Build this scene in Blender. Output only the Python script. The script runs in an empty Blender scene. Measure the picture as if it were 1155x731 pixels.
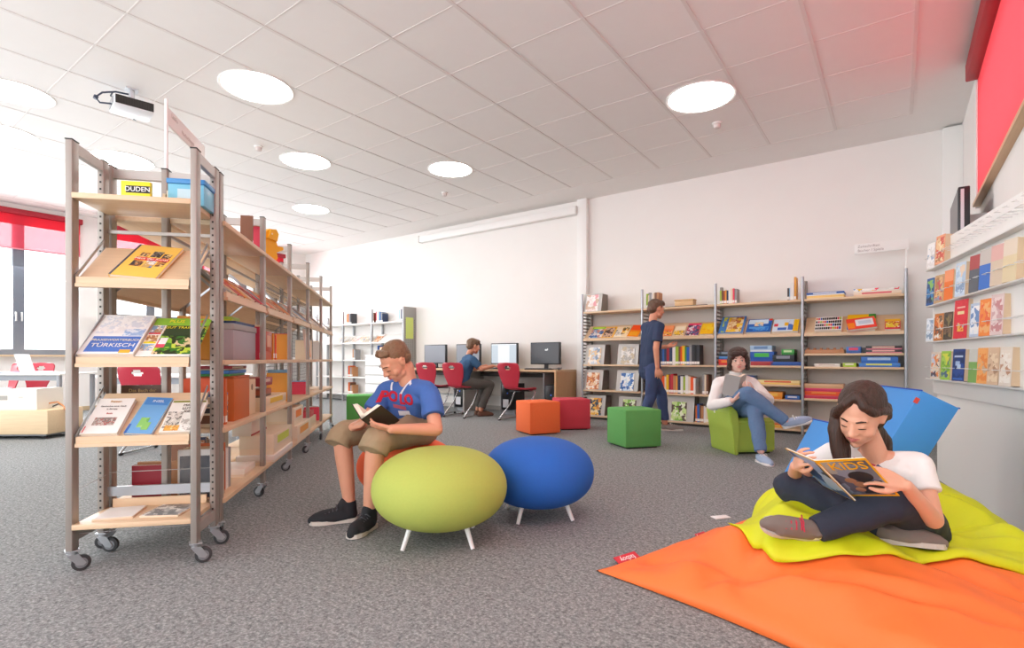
import bpy, bmesh, math, random
from math import sin, cos, pi, radians as R
from mathutils import Vector as V, Matrix, noise, Euler
from mathutils.bvhtree import BVHTree
random.seed(7)
SC = bpy.context.scene
COL = SC.collection
# world: x right, y into the room, z up, camera station at the origin; the room itself is turned by TH
TH = R(-35.9)
HC = 3.42
def RM(X, Y, z=0.0):
    return V((X*cos(-TH) + Y*sin(-TH), -X*sin(-TH) + Y*cos(-TH), z))

# ------------------------------------------------------------------ materials
def lin(h):
    v = [int(h[i:i+2], 16)/255 for i in (0, 2, 4)]
    return tuple((c/12.92 if c <= .04045 else ((c+.055)/1.055)**2.4) for c in v) + (1,)
MATS = {}
def M(h, rough=.6, metal=0., noise_amt=0., scale=30., bump=0., name=None, spec=.5):
    key = (h, rough, metal, noise_amt, scale, bump, spec)
    if key in MATS: return MATS[key]
    m = bpy.data.materials.new(name or 'mat_'+h); m.use_nodes = True
    nt = m.node_tree; b = nt.nodes['Principled BSDF']
    b.inputs['Base Color'].default_value = lin(h)
    b.inputs['Roughness'].default_value = rough
    b.inputs['Metallic'].default_value = metal
    b.inputs['Specular IOR Level'].default_value = spec
    if noise_amt or bump:
        tc = nt.nodes.new('ShaderNodeTexCoord'); n = nt.nodes.new('ShaderNodeTexNoise')
        n.inputs['Scale'].default_value = scale; n.inputs['Detail'].default_value = 4
        nt.links.new(tc.outputs['Object'], n.inputs['Vector'])
        if noise_amt:
            mx = nt.nodes.new('ShaderNodeMix'); mx.data_type = 'RGBA'
            c = lin(h)
            mx.inputs['A'].default_value = tuple(x*(1-noise_amt) for x in c[:3])+(1,)
            mx.inputs['B'].default_value = tuple(min(1, x*(1+noise_amt)) for x in c[:3])+(1,)
            nt.links.new(n.outputs['Fac'], mx.inputs['Factor'])
            nt.links.new(mx.outputs['Result'], b.inputs['Base Color'])
        if bump:
            bp = nt.nodes.new('ShaderNodeBump'); bp.inputs['Strength'].default_value = bump
            bp.inputs['Distance'].default_value = .004
            nt.links.new(n.outputs['Fac'], bp.inputs['Height'])
            nt.links.new(bp.outputs['Normal'], b.inputs['Normal'])
    MATS[key] = m
    return m
def wood_mat(h, axis=0, name='wood'):
    m = bpy.data.materials.new(name); m.use_nodes = True
    nt = m.node_tree; b = nt.nodes['Principled BSDF']; b.inputs['Roughness'].default_value = .45
    tc = nt.nodes.new('ShaderNodeTexCoord'); mp = nt.nodes.new('ShaderNodeMapping')
    sc = [40, 40, 40]; sc[axis] = 2.5
    mp.inputs['Scale'].default_value = sc
    n = nt.nodes.new('ShaderNodeTexNoise'); n.inputs['Scale'].default_value = 1.6; n.inputs['Detail'].default_value = 6
    mx = nt.nodes.new('ShaderNodeMix'); mx.data_type = 'RGBA'
    c = lin(h)
    mx.inputs['A'].default_value = (c[0]*.86, c[1]*.82, c[2]*.76, 1)
    mx.inputs['B'].default_value = (min(1, c[0]*1.08), min(1, c[1]*1.08), min(1, c[2]*1.08), 1)
    nt.links.new(tc.outputs['Object'], mp.inputs['Vector']); nt.links.new(mp.outputs['Vector'], n.inputs['Vector'])
    nt.links.new(n.outputs['Fac'], mx.inputs['Factor']); nt.links.new(mx.outputs['Result'], b.inputs['Base Color'])
    return m
PICS = {}
def pic(cols, scale=26., name='picture'):
    """printed picture: patches of a few ink colours"""
    key = (tuple(cols), scale)
    if key in PICS: return PICS[key]
    m = bpy.data.materials.new(name); m.use_nodes = True
    nt = m.node_tree; b = nt.nodes['Principled BSDF']; b.inputs['Roughness'].default_value = .35
    tc = nt.nodes.new('ShaderNodeTexCoord')
    nz = nt.nodes.new('ShaderNodeTexNoise'); nz.inputs['Scale'].default_value = scale*.9; nz.inputs['Detail'].default_value = 3
    nt.links.new(tc.outputs['Object'], nz.inputs['Vector'])
    ad = nt.nodes.new('ShaderNodeMix'); ad.data_type = 'VECTOR'; ad.inputs['Factor'].default_value = .12
    nt.links.new(tc.outputs['Object'], ad.inputs['A']); nt.links.new(nz.outputs['Color'], ad.inputs['B'])
    vo = nt.nodes.new('ShaderNodeTexVoronoi'); vo.inputs['Scale'].default_value = scale
    nt.links.new(ad.outputs['Result'], vo.inputs['Vector'])
    sp = nt.nodes.new('ShaderNodeSeparateColor'); nt.links.new(vo.outputs['Color'], sp.inputs['Color'])
    rp = nt.nodes.new('ShaderNodeValToRGB'); rp.color_ramp.interpolation = 'CONSTANT'
    els = rp.color_ramp.elements
    for i, c in enumerate(cols):
        e = els[i] if i < 2 else els.new(0.5)
        e.position = i/len(cols); e.color = lin(c)
    nt.links.new(sp.outputs[0], rp.inputs['Fac']); nt.links.new(rp.outputs['Color'], b.inputs['Base Color'])
    PICS[key] = m
    return m

# ------------------------------------------------------------------ mesh builder
class MB:
    def __init__(s): s.bm = bmesh.new()
    def _set(s, faces, mi, smooth=False):
        for f in faces: f.material_index = mi; f.smooth = smooth
    def box(s, c, d, mi=0, rot=None, bev=0., seg=2):
        mat = Matrix.Translation(V(c))
        if rot is not None: mat = mat @ rot.to_4x4()
        mat = mat @ Matrix.Diagonal((d[0], d[1], d[2], 1))
        n0 = len(s.bm.faces)
        vs = bmesh.ops.create_cube(s.bm, size=1, matrix=mat)['verts']
        fs = set(f for v in vs for f in v.link_faces)
        s._set(fs, mi)
        if bev > 0:
            es = list(set(e for v in vs for e in v.link_edges))
            r = bmesh.ops.bevel(s.bm, geom=es, offset=bev, segments=seg, profile=.5, affect='EDGES')
            s._set(r['faces'], mi, True)
        return s
    def b2(s, a, b, mi=0, bev=0.):
        return s.box([(a[i]+b[i])/2 for i in range(3)], [abs(b[i]-a[i]) for i in range(3)], mi, None, bev)
    def bar(s, a, b, w, h=None, mi=0, up=(0, 0, 1)):
        a, b = V(a), V(b); d = b-a; h = h or w
        z = d.normalized(); x = V(up).cross(z)
        if x.length < 1e-4: x = V((1, 0, 0)).cross(z)
        x.normalize(); y = z.cross(x)
        return s.box((a+b)/2, (w, h, d.length), mi, Matrix((x, y, z)).transposed())
    def tube(s, pts, r, mi=0, n=10, cap=True, closed=False):
        pts = [V(p) for p in pts]; rs = r if isinstance(r, (list, tuple)) else [r]*len(pts)
        rings = []; prev = None
        for i, p in enumerate(pts):
            if i == 0: t = pts[1]-pts[0]
            elif i == len(pts)-1: t = pts[-1]-pts[-2]
            else: t = (pts[i]-pts[i-1]).normalized()+(pts[i+1]-pts[i]).normalized()
            t.normalize()
            if prev is None:
                x = t.orthogonal().normalized()
            else:
                x = prev - t*prev.dot(t)
                x = x.normalized() if x.length > 1e-6 else t.orthogonal().normalized()
            prev = x; y = t.cross(x)
            rings.append([s.bm.verts.new(p+(x*cos(2*pi*k/n)+y*sin(2*pi*k/n))*rs[i]) for k in range(n)])
        fs = []
        for a, b in zip(rings, rings[1:]):
            for k in range(n): fs.append(s.bm.faces.new((a[k], a[(k+1) % n], b[(k+1) % n], b[k])))
        s._set(fs, mi, True)
        if cap:
            s._set([s.bm.faces.new(rings[0][::-1]), s.bm.faces.new(rings[-1])], mi)
        return s
    def cyl(s, a, b, r, mi=0, n=16): return s.tube([a, b], r, mi, n)
    def lathe(s, prof, c=(0, 0, 0), mi=0, n=32, mat=None):
        c = V(c); rings = []
        for (r, z) in prof:
            if r < 1e-5: vs = [V((0, 0, z))]
            else: vs = [V((r*cos(2*pi*k/n), r*sin(2*pi*k/n), z)) for k in range(n)]
            if mat is not None: vs = [mat @ q for q in vs]
            rings.append([s.bm.verts.new(q+c) for q in vs])
        fs = []
        for a, b in zip(rings, rings[1:]):
            for k in range(n):
                q = [a[k % len(a)], a[(k+1) % len(a)], b[(k+1) % len(b)], b[k % len(b)]]
                u = []
                for v in q:
                    if v not in u: u.append(v)
                if len(u) > 2: fs.append(s.bm.faces.new(u))
        s._set(fs, mi, True)
        return s
    def ball(s, c, r, mi=0, n=3, rot=None):
        r = (r, r, r) if not isinstance(r, (list, tuple)) else r
        mat = Matrix.Translation(V(c))
        if rot is not None: mat = mat @ rot.to_4x4()
        mat = mat @ Matrix.Diagonal((r[0], r[1], r[2], 1))
        vs = bmesh.ops.create_icosphere(s.bm, subdivisions=n, radius=1, matrix=mat)['verts']
        s._set(set(f for v in vs for f in v.link_faces), mi, True)
        return s
    def prism(s, poly, a, b, mi=0, plane='yz', side=None):
        """polygon in a plane, extruded along the third axis from a to b"""
        def mk(p, t):
            return {'yz': (t, p[0], p[1]), 'xz': (p[0], t, p[1]), 'xy': (p[0], p[1], t)}[plane]
        A = [s.bm.verts.new(mk(p, a)) for p in poly]; B = [s.bm.verts.new(mk(p, b)) for p in poly]
        fs = [s.bm.faces.new(A[::-1]), s.bm.faces.new(B)]
        n = len(poly); ss = []
        for i in range(n): ss.append(s.bm.faces.new((A[i], A[(i+1) % n], B[(i+1) % n], B[i])))
        s._set(fs, mi); s._set(ss, mi if side is None else side)
        return s
    def quad(s, pts, mi=0):
        f = s.bm.faces.new([s.bm.verts.new(V(p)) for p in pts]); f.material_index = mi
        return s
    def grid(s, fn, nu, nv, mi=0, skip=None, close_u=False):
        g = [[s.bm.verts.new(V(fn(i/nu, j/nv))) for j in range(nv+1)] for i in range(nu+1)]
        fs = []
        for i in range(nu):
            for j in range(nv):
                if skip and skip((i+.5)/nu, (j+.5)/nv): continue
                fs.append(s.bm.faces.new((g[i][j], g[i+1][j], g[i+1][j+1], g[i][j+1])))
        s._set(fs, mi, True)
        return s
    def mesh(s, name, fix=True):
        if fix: bmesh.ops.recalc_face_normals(s.bm, faces=s.bm.faces[:])
        me = bpy.data.meshes.new(name); s.bm.to_mesh(me); s.bm.free()
        return me
def link(name, me, mats, parent=None, loc=None, rotz=0., rot=None, sharp=40):
    o = bpy.data.objects.new(name, me)
    if not isinstance(mats, (list, tuple)): mats = [mats]
    if len(me.materials) == 0:
        for m in mats: me.materials.append(m)
    if sharp and any(p.use_smooth for p in me.polygons):
        me.set_sharp_from_angle(angle=R(sharp))
    COL.objects.link(o)
    if parent is not None: o.parent = parent
    if loc is not None: o.location = loc
    o.rotation_euler = rot if rot is not None else (0, 0, rotz)
    return o
def obj(name, mb, mats, parent=None, loc=None, rotz=0., rot=None, sharp=40):
    return link(name, mb.mesh(name), mats, parent, loc, rotz, rot, sharp)
LABELS = {}
def tag(o, label, cat, group=None):
    o['label'] = label; o['category'] = cat
    if group: o['group'] = group
    n = len(label.split())
    if n < 4 or n > 16: print('LABEL LEN', n, label)
    if label in LABELS: print('LABEL DUP', label)
    LABELS[label] = o
    return o
def thing(name, label, cat, loc=(0, 0, 0), rotz=0., group=None, rot=None):
    o = bpy.data.objects.new(name, None); COL.objects.link(o)
    o.empty_display_size = .05
    o.location = loc; o.rotation_euler = rot if rot is not None else (0, 0, rotz)
    return tag(o, label, cat, group)
def struct(name, mb, mats, parent=None, loc=None, rotz=0.):
    o = obj(name, mb, mats, parent, loc, rotz)
    if parent is None: o['kind'] = 'structure'
    return o
def copy_tree(o, parent=None):
    c = o.copy(); COL.objects.link(c)
    if parent is not None: c.parent = parent
    for ch in list(o.children): copy_tree(ch, c)
    return c
def text_mesh(body, size, extrude=.0006, align='CENTER'):
    cu = bpy.data.curves.new('txt', 'FONT'); cu.body = body; cu.size = size; cu.extrude = extrude
    cu.align_x = align; cu.align_y = 'CENTER'; cu.resolution_u = 3
    o = bpy.data.objects.new('txt', cu); COL.objects.link(o)
    bpy.context.view_layer.update()
    me = bpy.data.meshes.new_from_object(o.evaluated_get(bpy.context.evaluated_depsgraph_get()))
    bpy.data.objects.remove(o); bpy.data.curves.remove(cu)
    me.materials.clear()
    return me
def lettering(body, size, m, parent, loc, rot=(pi/2, 0, 0), name='lettering', xs=1., align='CENTER'):
    me = text_mesh(body, size, align=align)
    if xs != 1.:
        for v in me.vertices: v.co.x *= xs
    return link(name, me, m, parent, loc, 0, rot, sharp=0)
class Frame:
    """a local set of axes standing in the world"""
    def __init__(s, o, rz): s.o = V(o); s.rz = rz
    def p(s, x, y, z=0.):
        return s.o + V((x*cos(s.rz)-y*sin(s.rz), x*sin(s.rz)+y*cos(s.rz), z))
    def sub(s, x, y, z, rz): return Frame(s.p(x, y, z), s.rz+rz)
ORD = 'first second third fourth fifth sixth seventh eighth ninth tenth eleventh twelfth thirteenth fourteenth fifteenth sixteenth seventeenth eighteenth nineteenth twentieth'.split()
PAL = dict(red='c4313c', crimson='a01f30', orange='ee5a1e', amber='e9a13a', yellow='f2c21c', lime='a9c63b', green='3f8f46',
           teal='2f8f95', blue='2f62b0', navy='2c3a5c', sky='86b9de', grey='9a9a9a', charcoal='3c3d42', black='25262a', white='e9e7e3',
           cream='ead9bd', beige='d9bd9a', brown='7d5238', tan='bb8458', pink='e28a9a', purple='6b4a80', rose='e8435f', terracotta='c9672f')
PAGES = M('efe6d6', .8); STICK = M('f3f1ec', .6)
BOOKM = {}
def book_mesh(th, h, d, color, sticker=True, band=None):
    """standing book, spine on -y, base at z=0, centred on x"""
    key = (round(th, 3), round(h, 3), round(d, 3), color, sticker, band)
    if key in BOOKM: return BOOKM[key]
    mb = MB(); c = .0025 if th > .012 else .0015
    mb.b2((-th/2, -d/2, 0), (-th/2+c, d/2, h)); mb.b2((th/2-c, -d/2, 0), (th/2, d/2, h))
    mb.b2((-th/2+c, -d/2, 0), (th/2-c, -d/2+c, h))
    mb.b2((-th/2+c, -d/2+c, .003), (th/2-c, d/2-.004, h-.004), 1)
    e = .0006
    if sticker: mb.b2((-th/2+.0005, -d/2-e, .012), (th/2-.0005, -d/2, .012+.034), 2)
    if band: mb.b2((-th/2+.0005, -d/2-e, h*.55), (th/2-.0005, -d/2, h*.85), 3)
    me = mb.mesh('book')
    for m in (M(PAL[color], .5), PAGES, STICK, M(PAL[band or 'white'], .5)): me.materials.append(m)
    BOOKM[key] = me
    return me
NB = [0]
def row(fr, x, z, items, place, group, y=.09, d=.15, sticker=True, lean=0., start=0, noun='book'):
    """a row of books, spines on the frame's -y side; items: (colour, thickness, height[, band])"""
    cnt = {}; seen = {}
    for it in items: cnt[it[0]] = cnt.get(it[0], 0)+1
    for i, it in enumerate(items):
        col, th, h = it[:3]; band = it[3] if len(it) > 3 else None
        me = book_mesh(th, h, d, col, sticker, band)
        o = link('book', me, [], None, sharp=0)
        x += th/2
        yy = y + (random.random() - .5)*.012
        a = lean*(h/2 if lean else 0)
        o.location = fr.p(x, yy+d/2, z+(th/2*abs(sin(lean)) if lean else 0)+.0005)
        o.rotation_euler = (0, lean, fr.rz)
        seen[col] = seen.get(col, 0)+1
        if cnt[col] > 1: w = f"{ORD[seen[col]-1]} {col} {noun} from the left {place}"
        else: w = f"{'slim' if th < .02 else 'thick' if th > .035 else 'plain'} {col} {noun} {place}"
        tag(o, w, 'book', group)
        x += th/2/cos(lean)+.0012
        if lean: x += .002
    return x
def cover_obj(name, w, h, t, bg, parts=(), texts=(), loc=(0, 0, 0), rotz=0., lean=0., roll=0., label='', cat='book', group=None, page_m=None):
    """book or magazine shown face-on: front cover on -y, base centred at the origin.
    parts: (x0,z0,x1,z1,material) as fractions of the cover; texts: (string, size, x, z, material)"""
    mb = MB(); c = min(.0015, t*.2)
    mb.b2((-w/2, 0, 0), (w/2, c, h)); mb.b2((-w/2, t-c, 0), (w/2, t, h)); mb.b2((-w/2, c, 0), (-w/2+c, t-c, h))
    mb.b2((-w/2+c, c, .002), (w/2-.002, t-c, h-.002), 1)
    mats = [bg if not isinstance(bg, str) else M(bg, .4), page_m or PAGES]
    for k, (x0, z0, x1, z1, m) in enumerate(parts):
        m = m if not isinstance(m, str) else M(m, .4)
        if m not in mats: mats.append(m)
        mi = mats.index(m); e = .0003+.0002*(k+1)
        mb.b2((-w/2+x0*w, -e, z0*h), (-w/2+x1*w, 0, z1*h), mi)
    e = .0003+.0002*(len(parts)+1)
    o = obj(name, mb, mats, None)
    if lean > .5:      # lying back: the back cover, not the front, rests on the shelf
        loc = V(loc)+V((sin(rotz)*cos(lean)*t, -cos(rotz)*cos(lean)*t, sin(lean)*t))
    o.location = loc
    if roll:
        o.rotation_mode = 'QUATERNION'
        o.rotation_quaternion = (Euler((-lean, 0, rotz)).to_matrix() @ Matrix.Rotation(roll, 3, 'Y')).to_quaternion()
    else: o.rotation_euler = (-lean, 0, rotz)
    tag(o, label, cat, group)
    for (s_, sz, x, z, m) in texts:
        lettering(s_, sz, m if not isinstance(m, str) else M(m, .5), o, (-w/2+x*w, -e-.0007, z*h))
    return o
def game_box(name, w, d, h, side, top, loc, rotz, label, cat='game box', group=None, band=None, face=None):
    """flat cardboard box: base with a lid over it, base centred at the origin, front on -y"""
    t = thing(name, label, cat, loc, rotz, group)
    mb = MB(); mb.b2((-w/2+.002, -d/2+.002, 0), (w/2-.002, d/2-.002, h*.9))
    obj('base', mb, [M(side, .5)], t)
    mb = MB(); mb.b2((-w/2, -d/2, h*.3), (w/2, d/2, h), 0, .0015)
    if band: mb.b2((-w*.32, -d/2-.0006, h*.45), (w*.3, -d/2, h*.85), 1)
    if face is not None: mb.b2((-w*.46, -d*.46, h), (w*.46, d*.46, h+.0006), 2)
    obj('lid', mb, [M(top, .4) if isinstance(top, str) else top, M(band or 'ffffff', .5), face or M('ffffff')], t)
    return t
# ================================================================== camera, light
cam = bpy.data.cameras.new('camera'); co = bpy.data.objects.new('camera', cam); COL.objects.link(co)
co.location = (0, 0, .9); co.rotation_euler = (pi/2, 0, 0)
cam.sensor_width = 36; cam.lens = 36*600/1155; cam.shift_y = 39.5/1155; cam.clip_start = .05
SC.camera = co
w = bpy.data.worlds.new('world'); SC.world = w; w.use_nodes = True
bg = w.node_tree.nodes['Background']; bg.inputs['Color'].default_value = (.93, .96, 1, 1); bg.inputs['Strength'].default_value = 1.9
SC.view_settings.view_transform = 'Standard'; SC.view_settings.look = 'None'
SC.view_settings.gamma = 1; SC.view_settings.use_curve_mapping = False
SC.view_settings.exposure = 0.9
SC.cycles.use_denoising = True
SC.cycles.max_bounces = 8; SC.cycles.diffuse_bounces = 5; SC.cycles.caustics_reflective = False; SC.cycles.caustics_refractive = False
SC.cycles.sample_clamp_indirect = 6
sl = bpy.data.lights.new('sun', 'SUN'); sl.energy = 2.9; sl.angle = R(2); sl.color = (1, .95, .88)
so = bpy.data.objects.new('sun', sl); COL.objects.link(so)
sd = RM(-1, .12, -.62).normalized()          # sunlight falling on the blind of the right-hand window
so.rotation_euler = V(sd).to_track_quat('-Z', 'Y').to_euler(); so.location = RM(6, 3, 6)

# ================================================================== room shell
XL, XR, YB, YF = -11.6, .57, 7.5, -2.6
mwall = M('efece8', .85, 0, .02, 3); mtrimw = M('f2f1ee', .5)
# carpet: loop pile of mixed grey and brown yarn
mc = bpy.data.materials.new('carpet'); mc.use_nodes = True
nt = mc.node_tree; b = nt.nodes['Principled BSDF']; b.inputs['Roughness'].default_value = .95; b.inputs['Specular IOR Level'].default_value = .1
tc = nt.nodes.new('ShaderNodeTexCoord')
n1 = nt.nodes.new('ShaderNodeTexNoise'); n1.inputs['Scale'].default_value = 85; n1.inputs['Detail'].default_value = 5; n1.inputs['Roughness'].default_value = .75
n2 = nt.nodes.new('ShaderNodeTexNoise'); n2.inputs['Scale'].default_value = 37; n2.inputs['Detail'].default_value = 3
rp = nt.nodes.new('ShaderNodeValToRGB'); el = rp.color_ramp.elements
el[0].position = .34; el[0].color = lin('464848'); el[1].position = .66; el[1].color = lin('cbcccb')
e = el.new(.5); e.color = lin('8b8d8d')
mx = nt.nodes.new('ShaderNodeMix'); mx.data_type = 'RGBA'; mx.inputs['Factor'].default_value = .4
rp2 = nt.nodes.new('ShaderNodeValToRGB'); el = rp2.color_ramp.elements
el[0].position = .38; el[0].color = lin('707373'); el[1].position = .62; el[1].color = lin('9fa1a0')
for n_ in (n1, n2): nt.links.new(tc.outputs['Object'], n_.inputs['Vector'])
nt.links.new(n1.outputs['Fac'], rp.inputs['Fac']); nt.links.new(n2.outputs['Fac'], rp2.inputs['Fac'])
nt.links.new(rp.outputs['Color'], mx.inputs['A']); nt.links.new(rp2.outputs['Color'], mx.inputs['B'])
nt.links.new(mx.outputs['Result'], b.inputs['Base Color'])
bp = nt.nodes.new('ShaderNodeBump'); bp.inputs['Strength'].default_value = .5; bp.inputs['Distance'].default_value = .006
nt.links.new(n1.outputs['Fac'], bp.inputs['Height']); nt.links.new(bp.outputs['Normal'], b.inputs['Normal'])
struct('floor', MB().b2((XL-.3, YF, -.12), (XR+.3, YB+.3, 0)), mc, rotz=TH)

# ceiling: plasterboard with a field of square tiles in a T-bar grid
mceil = M('ece9e6', .9, 0, .015, 8); mgrid = M('e0dbd7', .6)
cl = struct('ceiling', MB().b2((XL-.3, YF, HC), (XR+.3, YB+.3, HC+.12)), mceil, rotz=TH)
TS = .667
xs = [(.118 - TS*k) for k in range(0, 18)]
ys = [6.83 - TS*k for k in range(0, 15)]
g = MB()
for x in xs: g.b2((x-.014, ys[-1], HC-.004), (x+.014, ys[0], HC+.001))
for y in ys: g.b2((xs[-1], y-.006, HC-.003), (xs[0], y+.006, HC+.001))
struct('trim_1', g, mgrid, rotz=TH)

struct('wall_back', MB().b2((XL-.3, YB, 0), (XR+.3, YB+.3, HC)), mwall, rotz=TH)
# left wall with its row of windows
LW = [(-2.0, -.25, .97), (-.11, 1.4, .97), (1.53, 3.1, .97), (3.42, 5.0, 1.64), (5.12, 6.9, 1.64)]
mb = MB(); T0, T1 = XL-.3, XL
mb.b2((T0, YF, 0), (T1, YB, .97)); mb.b2((T0, YF, 3.34), (T1, YB, HC)); mb.b2((T0, 3.1, .97), (T1, YB, 1.64))
edges = [YF]+[v for a in LW for v in a[:2]]+[YB]
for a, c in zip(edges[0::2], edges[1::2]): mb.b2((T0, a, .97), (T1, c, 3.34))
struct('wall_left', mb, mwall, rotz=TH)
# right wall: high strip window with a red roller blind
RW0, RW1, RZ0, RZ1 = -1.6, 5.93, 2.235, 3.30
mb = MB(); mb.b2((XR, YF, 0), (XR+.3, YB, RZ0)); mb.b2((XR, YF, RZ1), (XR+.3, YB, HC))
mb.b2((XR, YF, RZ0), (XR+.3, RW0, RZ1)); mb.b2((XR, RW1, RZ0), (XR+.3, YB, RZ1))
struct('wall_right', mb, mwall, rotz=TH)

mfr = M('6f7682', .45); mfrl = M('d9d9d8', .4)
mgl = bpy.data.materials.new('window_glass'); mgl.use_nodes = True
nt = mgl.node_tree; nt.nodes.clear()
out = nt.nodes.new('ShaderNodeOutputMaterial'); ms = nt.nodes.new('ShaderNodeMixShader'); tr = nt.nodes.new('ShaderNodeBsdfTransparent'); gl = nt.nodes.new('ShaderNodeBsdfGlossy')
gl.inputs['Roughness'].default_value = .02; ms.inputs['Fac'].default_value = .06; tr.inputs['Color'].default_value = (.97, .98, .98, 1)
nt.links.new(tr.outputs[0], ms.inputs[1]); nt.links.new(gl.outputs[0], ms.inputs[2]); nt.links.new(ms.outputs[0], out.inputs['Surface'])
def blind_mat(h, trans, name, clear=0.):
    m = bpy.data.materials.new(name); m.use_nodes = True
    nt = m.node_tree; nt.nodes.clear()
    out = nt.nodes.new('ShaderNodeOutputMaterial'); ms = nt.nodes.new('ShaderNodeMixShader')
    d = nt.nodes.new('ShaderNodeBsdfDiffuse'); t = nt.nodes.new('ShaderNodeBsdfTranslucent')
    d.inputs['Color'].default_value = lin(h); t.inputs['Color'].default_value = lin(h); ms.inputs['Fac'].default_value = trans
    nt.links.new(d.outputs[0], ms.inputs[1]); nt.links.new(t.outputs[0], ms.inputs[2])
    last = ms
    if clear:
        tp = nt.nodes.new('ShaderNodeBsdfTransparent'); m2 = nt.nodes.new('ShaderNodeMixShader'); m2.inputs['Fac'].default_value = clear
        nt.links.new(ms.outputs[0], m2.inputs[1]); nt.links.new(tp.outputs[0], m2.inputs[2]); last = m2
    nt.links.new(last.outputs[0], out.inputs['Surface'])
    return m
mblind2 = blind_mat('f6868e', .6, 'red_blind_fabric'); mblind = blind_mat('ea4a5c', .55, 'blind_fabric'); msheer = blind_mat('f4687c', .6, 'sheer_fabric', .42); mcass = M('a3182a', .5)
def frame_window(n, y0, y1, z0, z1, mid=True):
    t = bpy.data.objects.new('window_%d' % n, None); COL.objects.link(t); t.rotation_euler = (0, 0, TH); t['kind'] = 'structure'
    x0, x1 = XL-.12, XL-.03
    f = MB(); wd = .07
    f.b2((x0, y0, z0), (x1, y0+wd, z1)); f.b2((x0, y1-wd, z0), (x1, y1, z1)); f.b2((x0, y0+wd, z0), (x1, y1-wd, z0+.09)); f.b2((x0, y0+wd, z1-.07), (x1, y1-wd, z1))
    ym = (y0+y1)/2
    if mid: f.b2((x0, ym-wd, z0+.09), (x1, ym+wd, z1-.07))
    obj('window_frame', f, mfr, t)
    segs = [(y0+wd, ym-wd), (ym+wd, y1-wd)] if mid else [(y0+wd, y1-wd)]
    for a, c in segs: obj('window_pane', MB().b2((XL-.085, a, z0+.09), (XL-.075, c, z1-.07)), mgl, t)
    for s_ in ((-1, 1) if mid else ()):
        h = MB(); yy = ym+s_*.035
        h.b2((x1, yy-.012, z0+.62), (x1+.02, yy+.012, z0+.70), 0, .004); h.b2((x1+.02, yy-.010, z0+.55), (x1+.035, yy+.010, z0+.69), 0, .004)
        obj('window_handle', h, mfrl, t)
    s = MB(); s.b2((XL-.03, y0-.04, z0-.03), (XL+.16, y1+.04, z0)); obj('window_sill', s, wood_mat('e3c9a6', 1, 'sill_wood'), t)
    return t
for a, c, z in LW[1:]:      # daylight of the open sky outside each window
    al = bpy.data.lights.new('window_daylight', 'AREA'); al.shape = 'RECTANGLE'; al.size = c-a; al.size_y = 2.7-z; al.energy = 31*(c-a)*(2.7-z); al.color = (.92, .96, 1)
    ao = bpy.data.objects.new('window_daylight', al); COL.objects.link(ao); ao.location = RM(XL-.35, (a+c)/2, (z+2.7)/2)
    ao.rotation_euler = V(RM(1, 0, -.55)).to_track_quat('-Z', 'Z').to_euler()
NAMES_W = ['second window of the left wall', 'window of the left wall behind the wooden trolley', 'window of the left wall behind the laptop table', 'high left window seen through the display shelf', 'high left window nearest the back corner']
for i, (a, c, z) in enumerate(LW):
    frame_window(i+1, a, c, z, 3.34)
    t = thing('roller_blind', 'red blind with sheer pink hem, '+NAMES_W[i], 'blind', (0, 0, 0), TH, 'red roller blinds on the left wall')
    obj('cassette', MB().b2((XL+.0, a-.03, 3.24), (XL+.1, c+.03, 3.33), 0, .01), mcass, t)
    obj('blind_fabric', MB().b2((XL+.045, a, 3.08), (XL+.049, c, 3.26)), mblind, t)
    obj('sheer_fabric', MB().b2((XL+.045, a, 2.70), (XL+.049, c, 3.08)), msheer, t)
    obj('bottom_bar', MB().b2((XL+.038, a, 2.68), (XL+.056, c, 2.70)), M('d98a96', .5), t)
# right-hand strip window
t = bpy.data.objects.new('window_6', None); COL.objects.link(t); t.rotation_euler = (0, 0, TH); t['kind'] = 'structure'
f = MB(); x0, x1 = XR+.1, XR+.17
f.b2((x0, RW0, RZ0), (x1, RW1, RZ0+.06)); f.b2((x0, RW0, RZ1-.06), (x1, RW1, RZ1))
for y in (RW0, 0.9, 3.4, RW1-.06): f.b2((x0, y, RZ0+.06), (x1, y+.06, RZ1-.06))
obj('window_frame', f, mfrl, t)
for a, c in ((RW0+.06, .9), (.96, 3.4), (3.46, RW1-.06)): obj('window_pane', MB().b2((XR+.13, a, RZ0+.06), (XR+.14, c, RZ1-.06)), mgl, t)
obj('window_sill', MB().b2((XR-.05, RW0-.03, RZ0-.045), (XR+.1, RW1+.03, RZ0-.015)), wood_mat('d8b48c', 1, 'sill_wood'), t)
obj('window_ledge', MB().b2((XR-.035, RW0-.03, RZ0-.015), (XR+.1, RW1+.03, RZ0)), mtrimw, t)
obj('window_reveal', MB().b2((XR-.03, RW1, RZ0-.045), (XR+.02, RW1+.10, HC-.1)), mtrimw, t)
t = thing('roller_blind', 'wide red roller blind drawn over the high window of the right wall', 'blind', (0, 0, 0), TH)
obj('cassette', MB().b2((XR-.10, RW0-.02, 3.25), (XR+.0, RW1+.0, HC-.02), 0, .012), mcass, t)
obj('blind_fabric', MB().b2((XR-.02, RW0, RZ0+.005), (XR-.016, RW1, 3.27)), mblind2, t)
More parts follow.
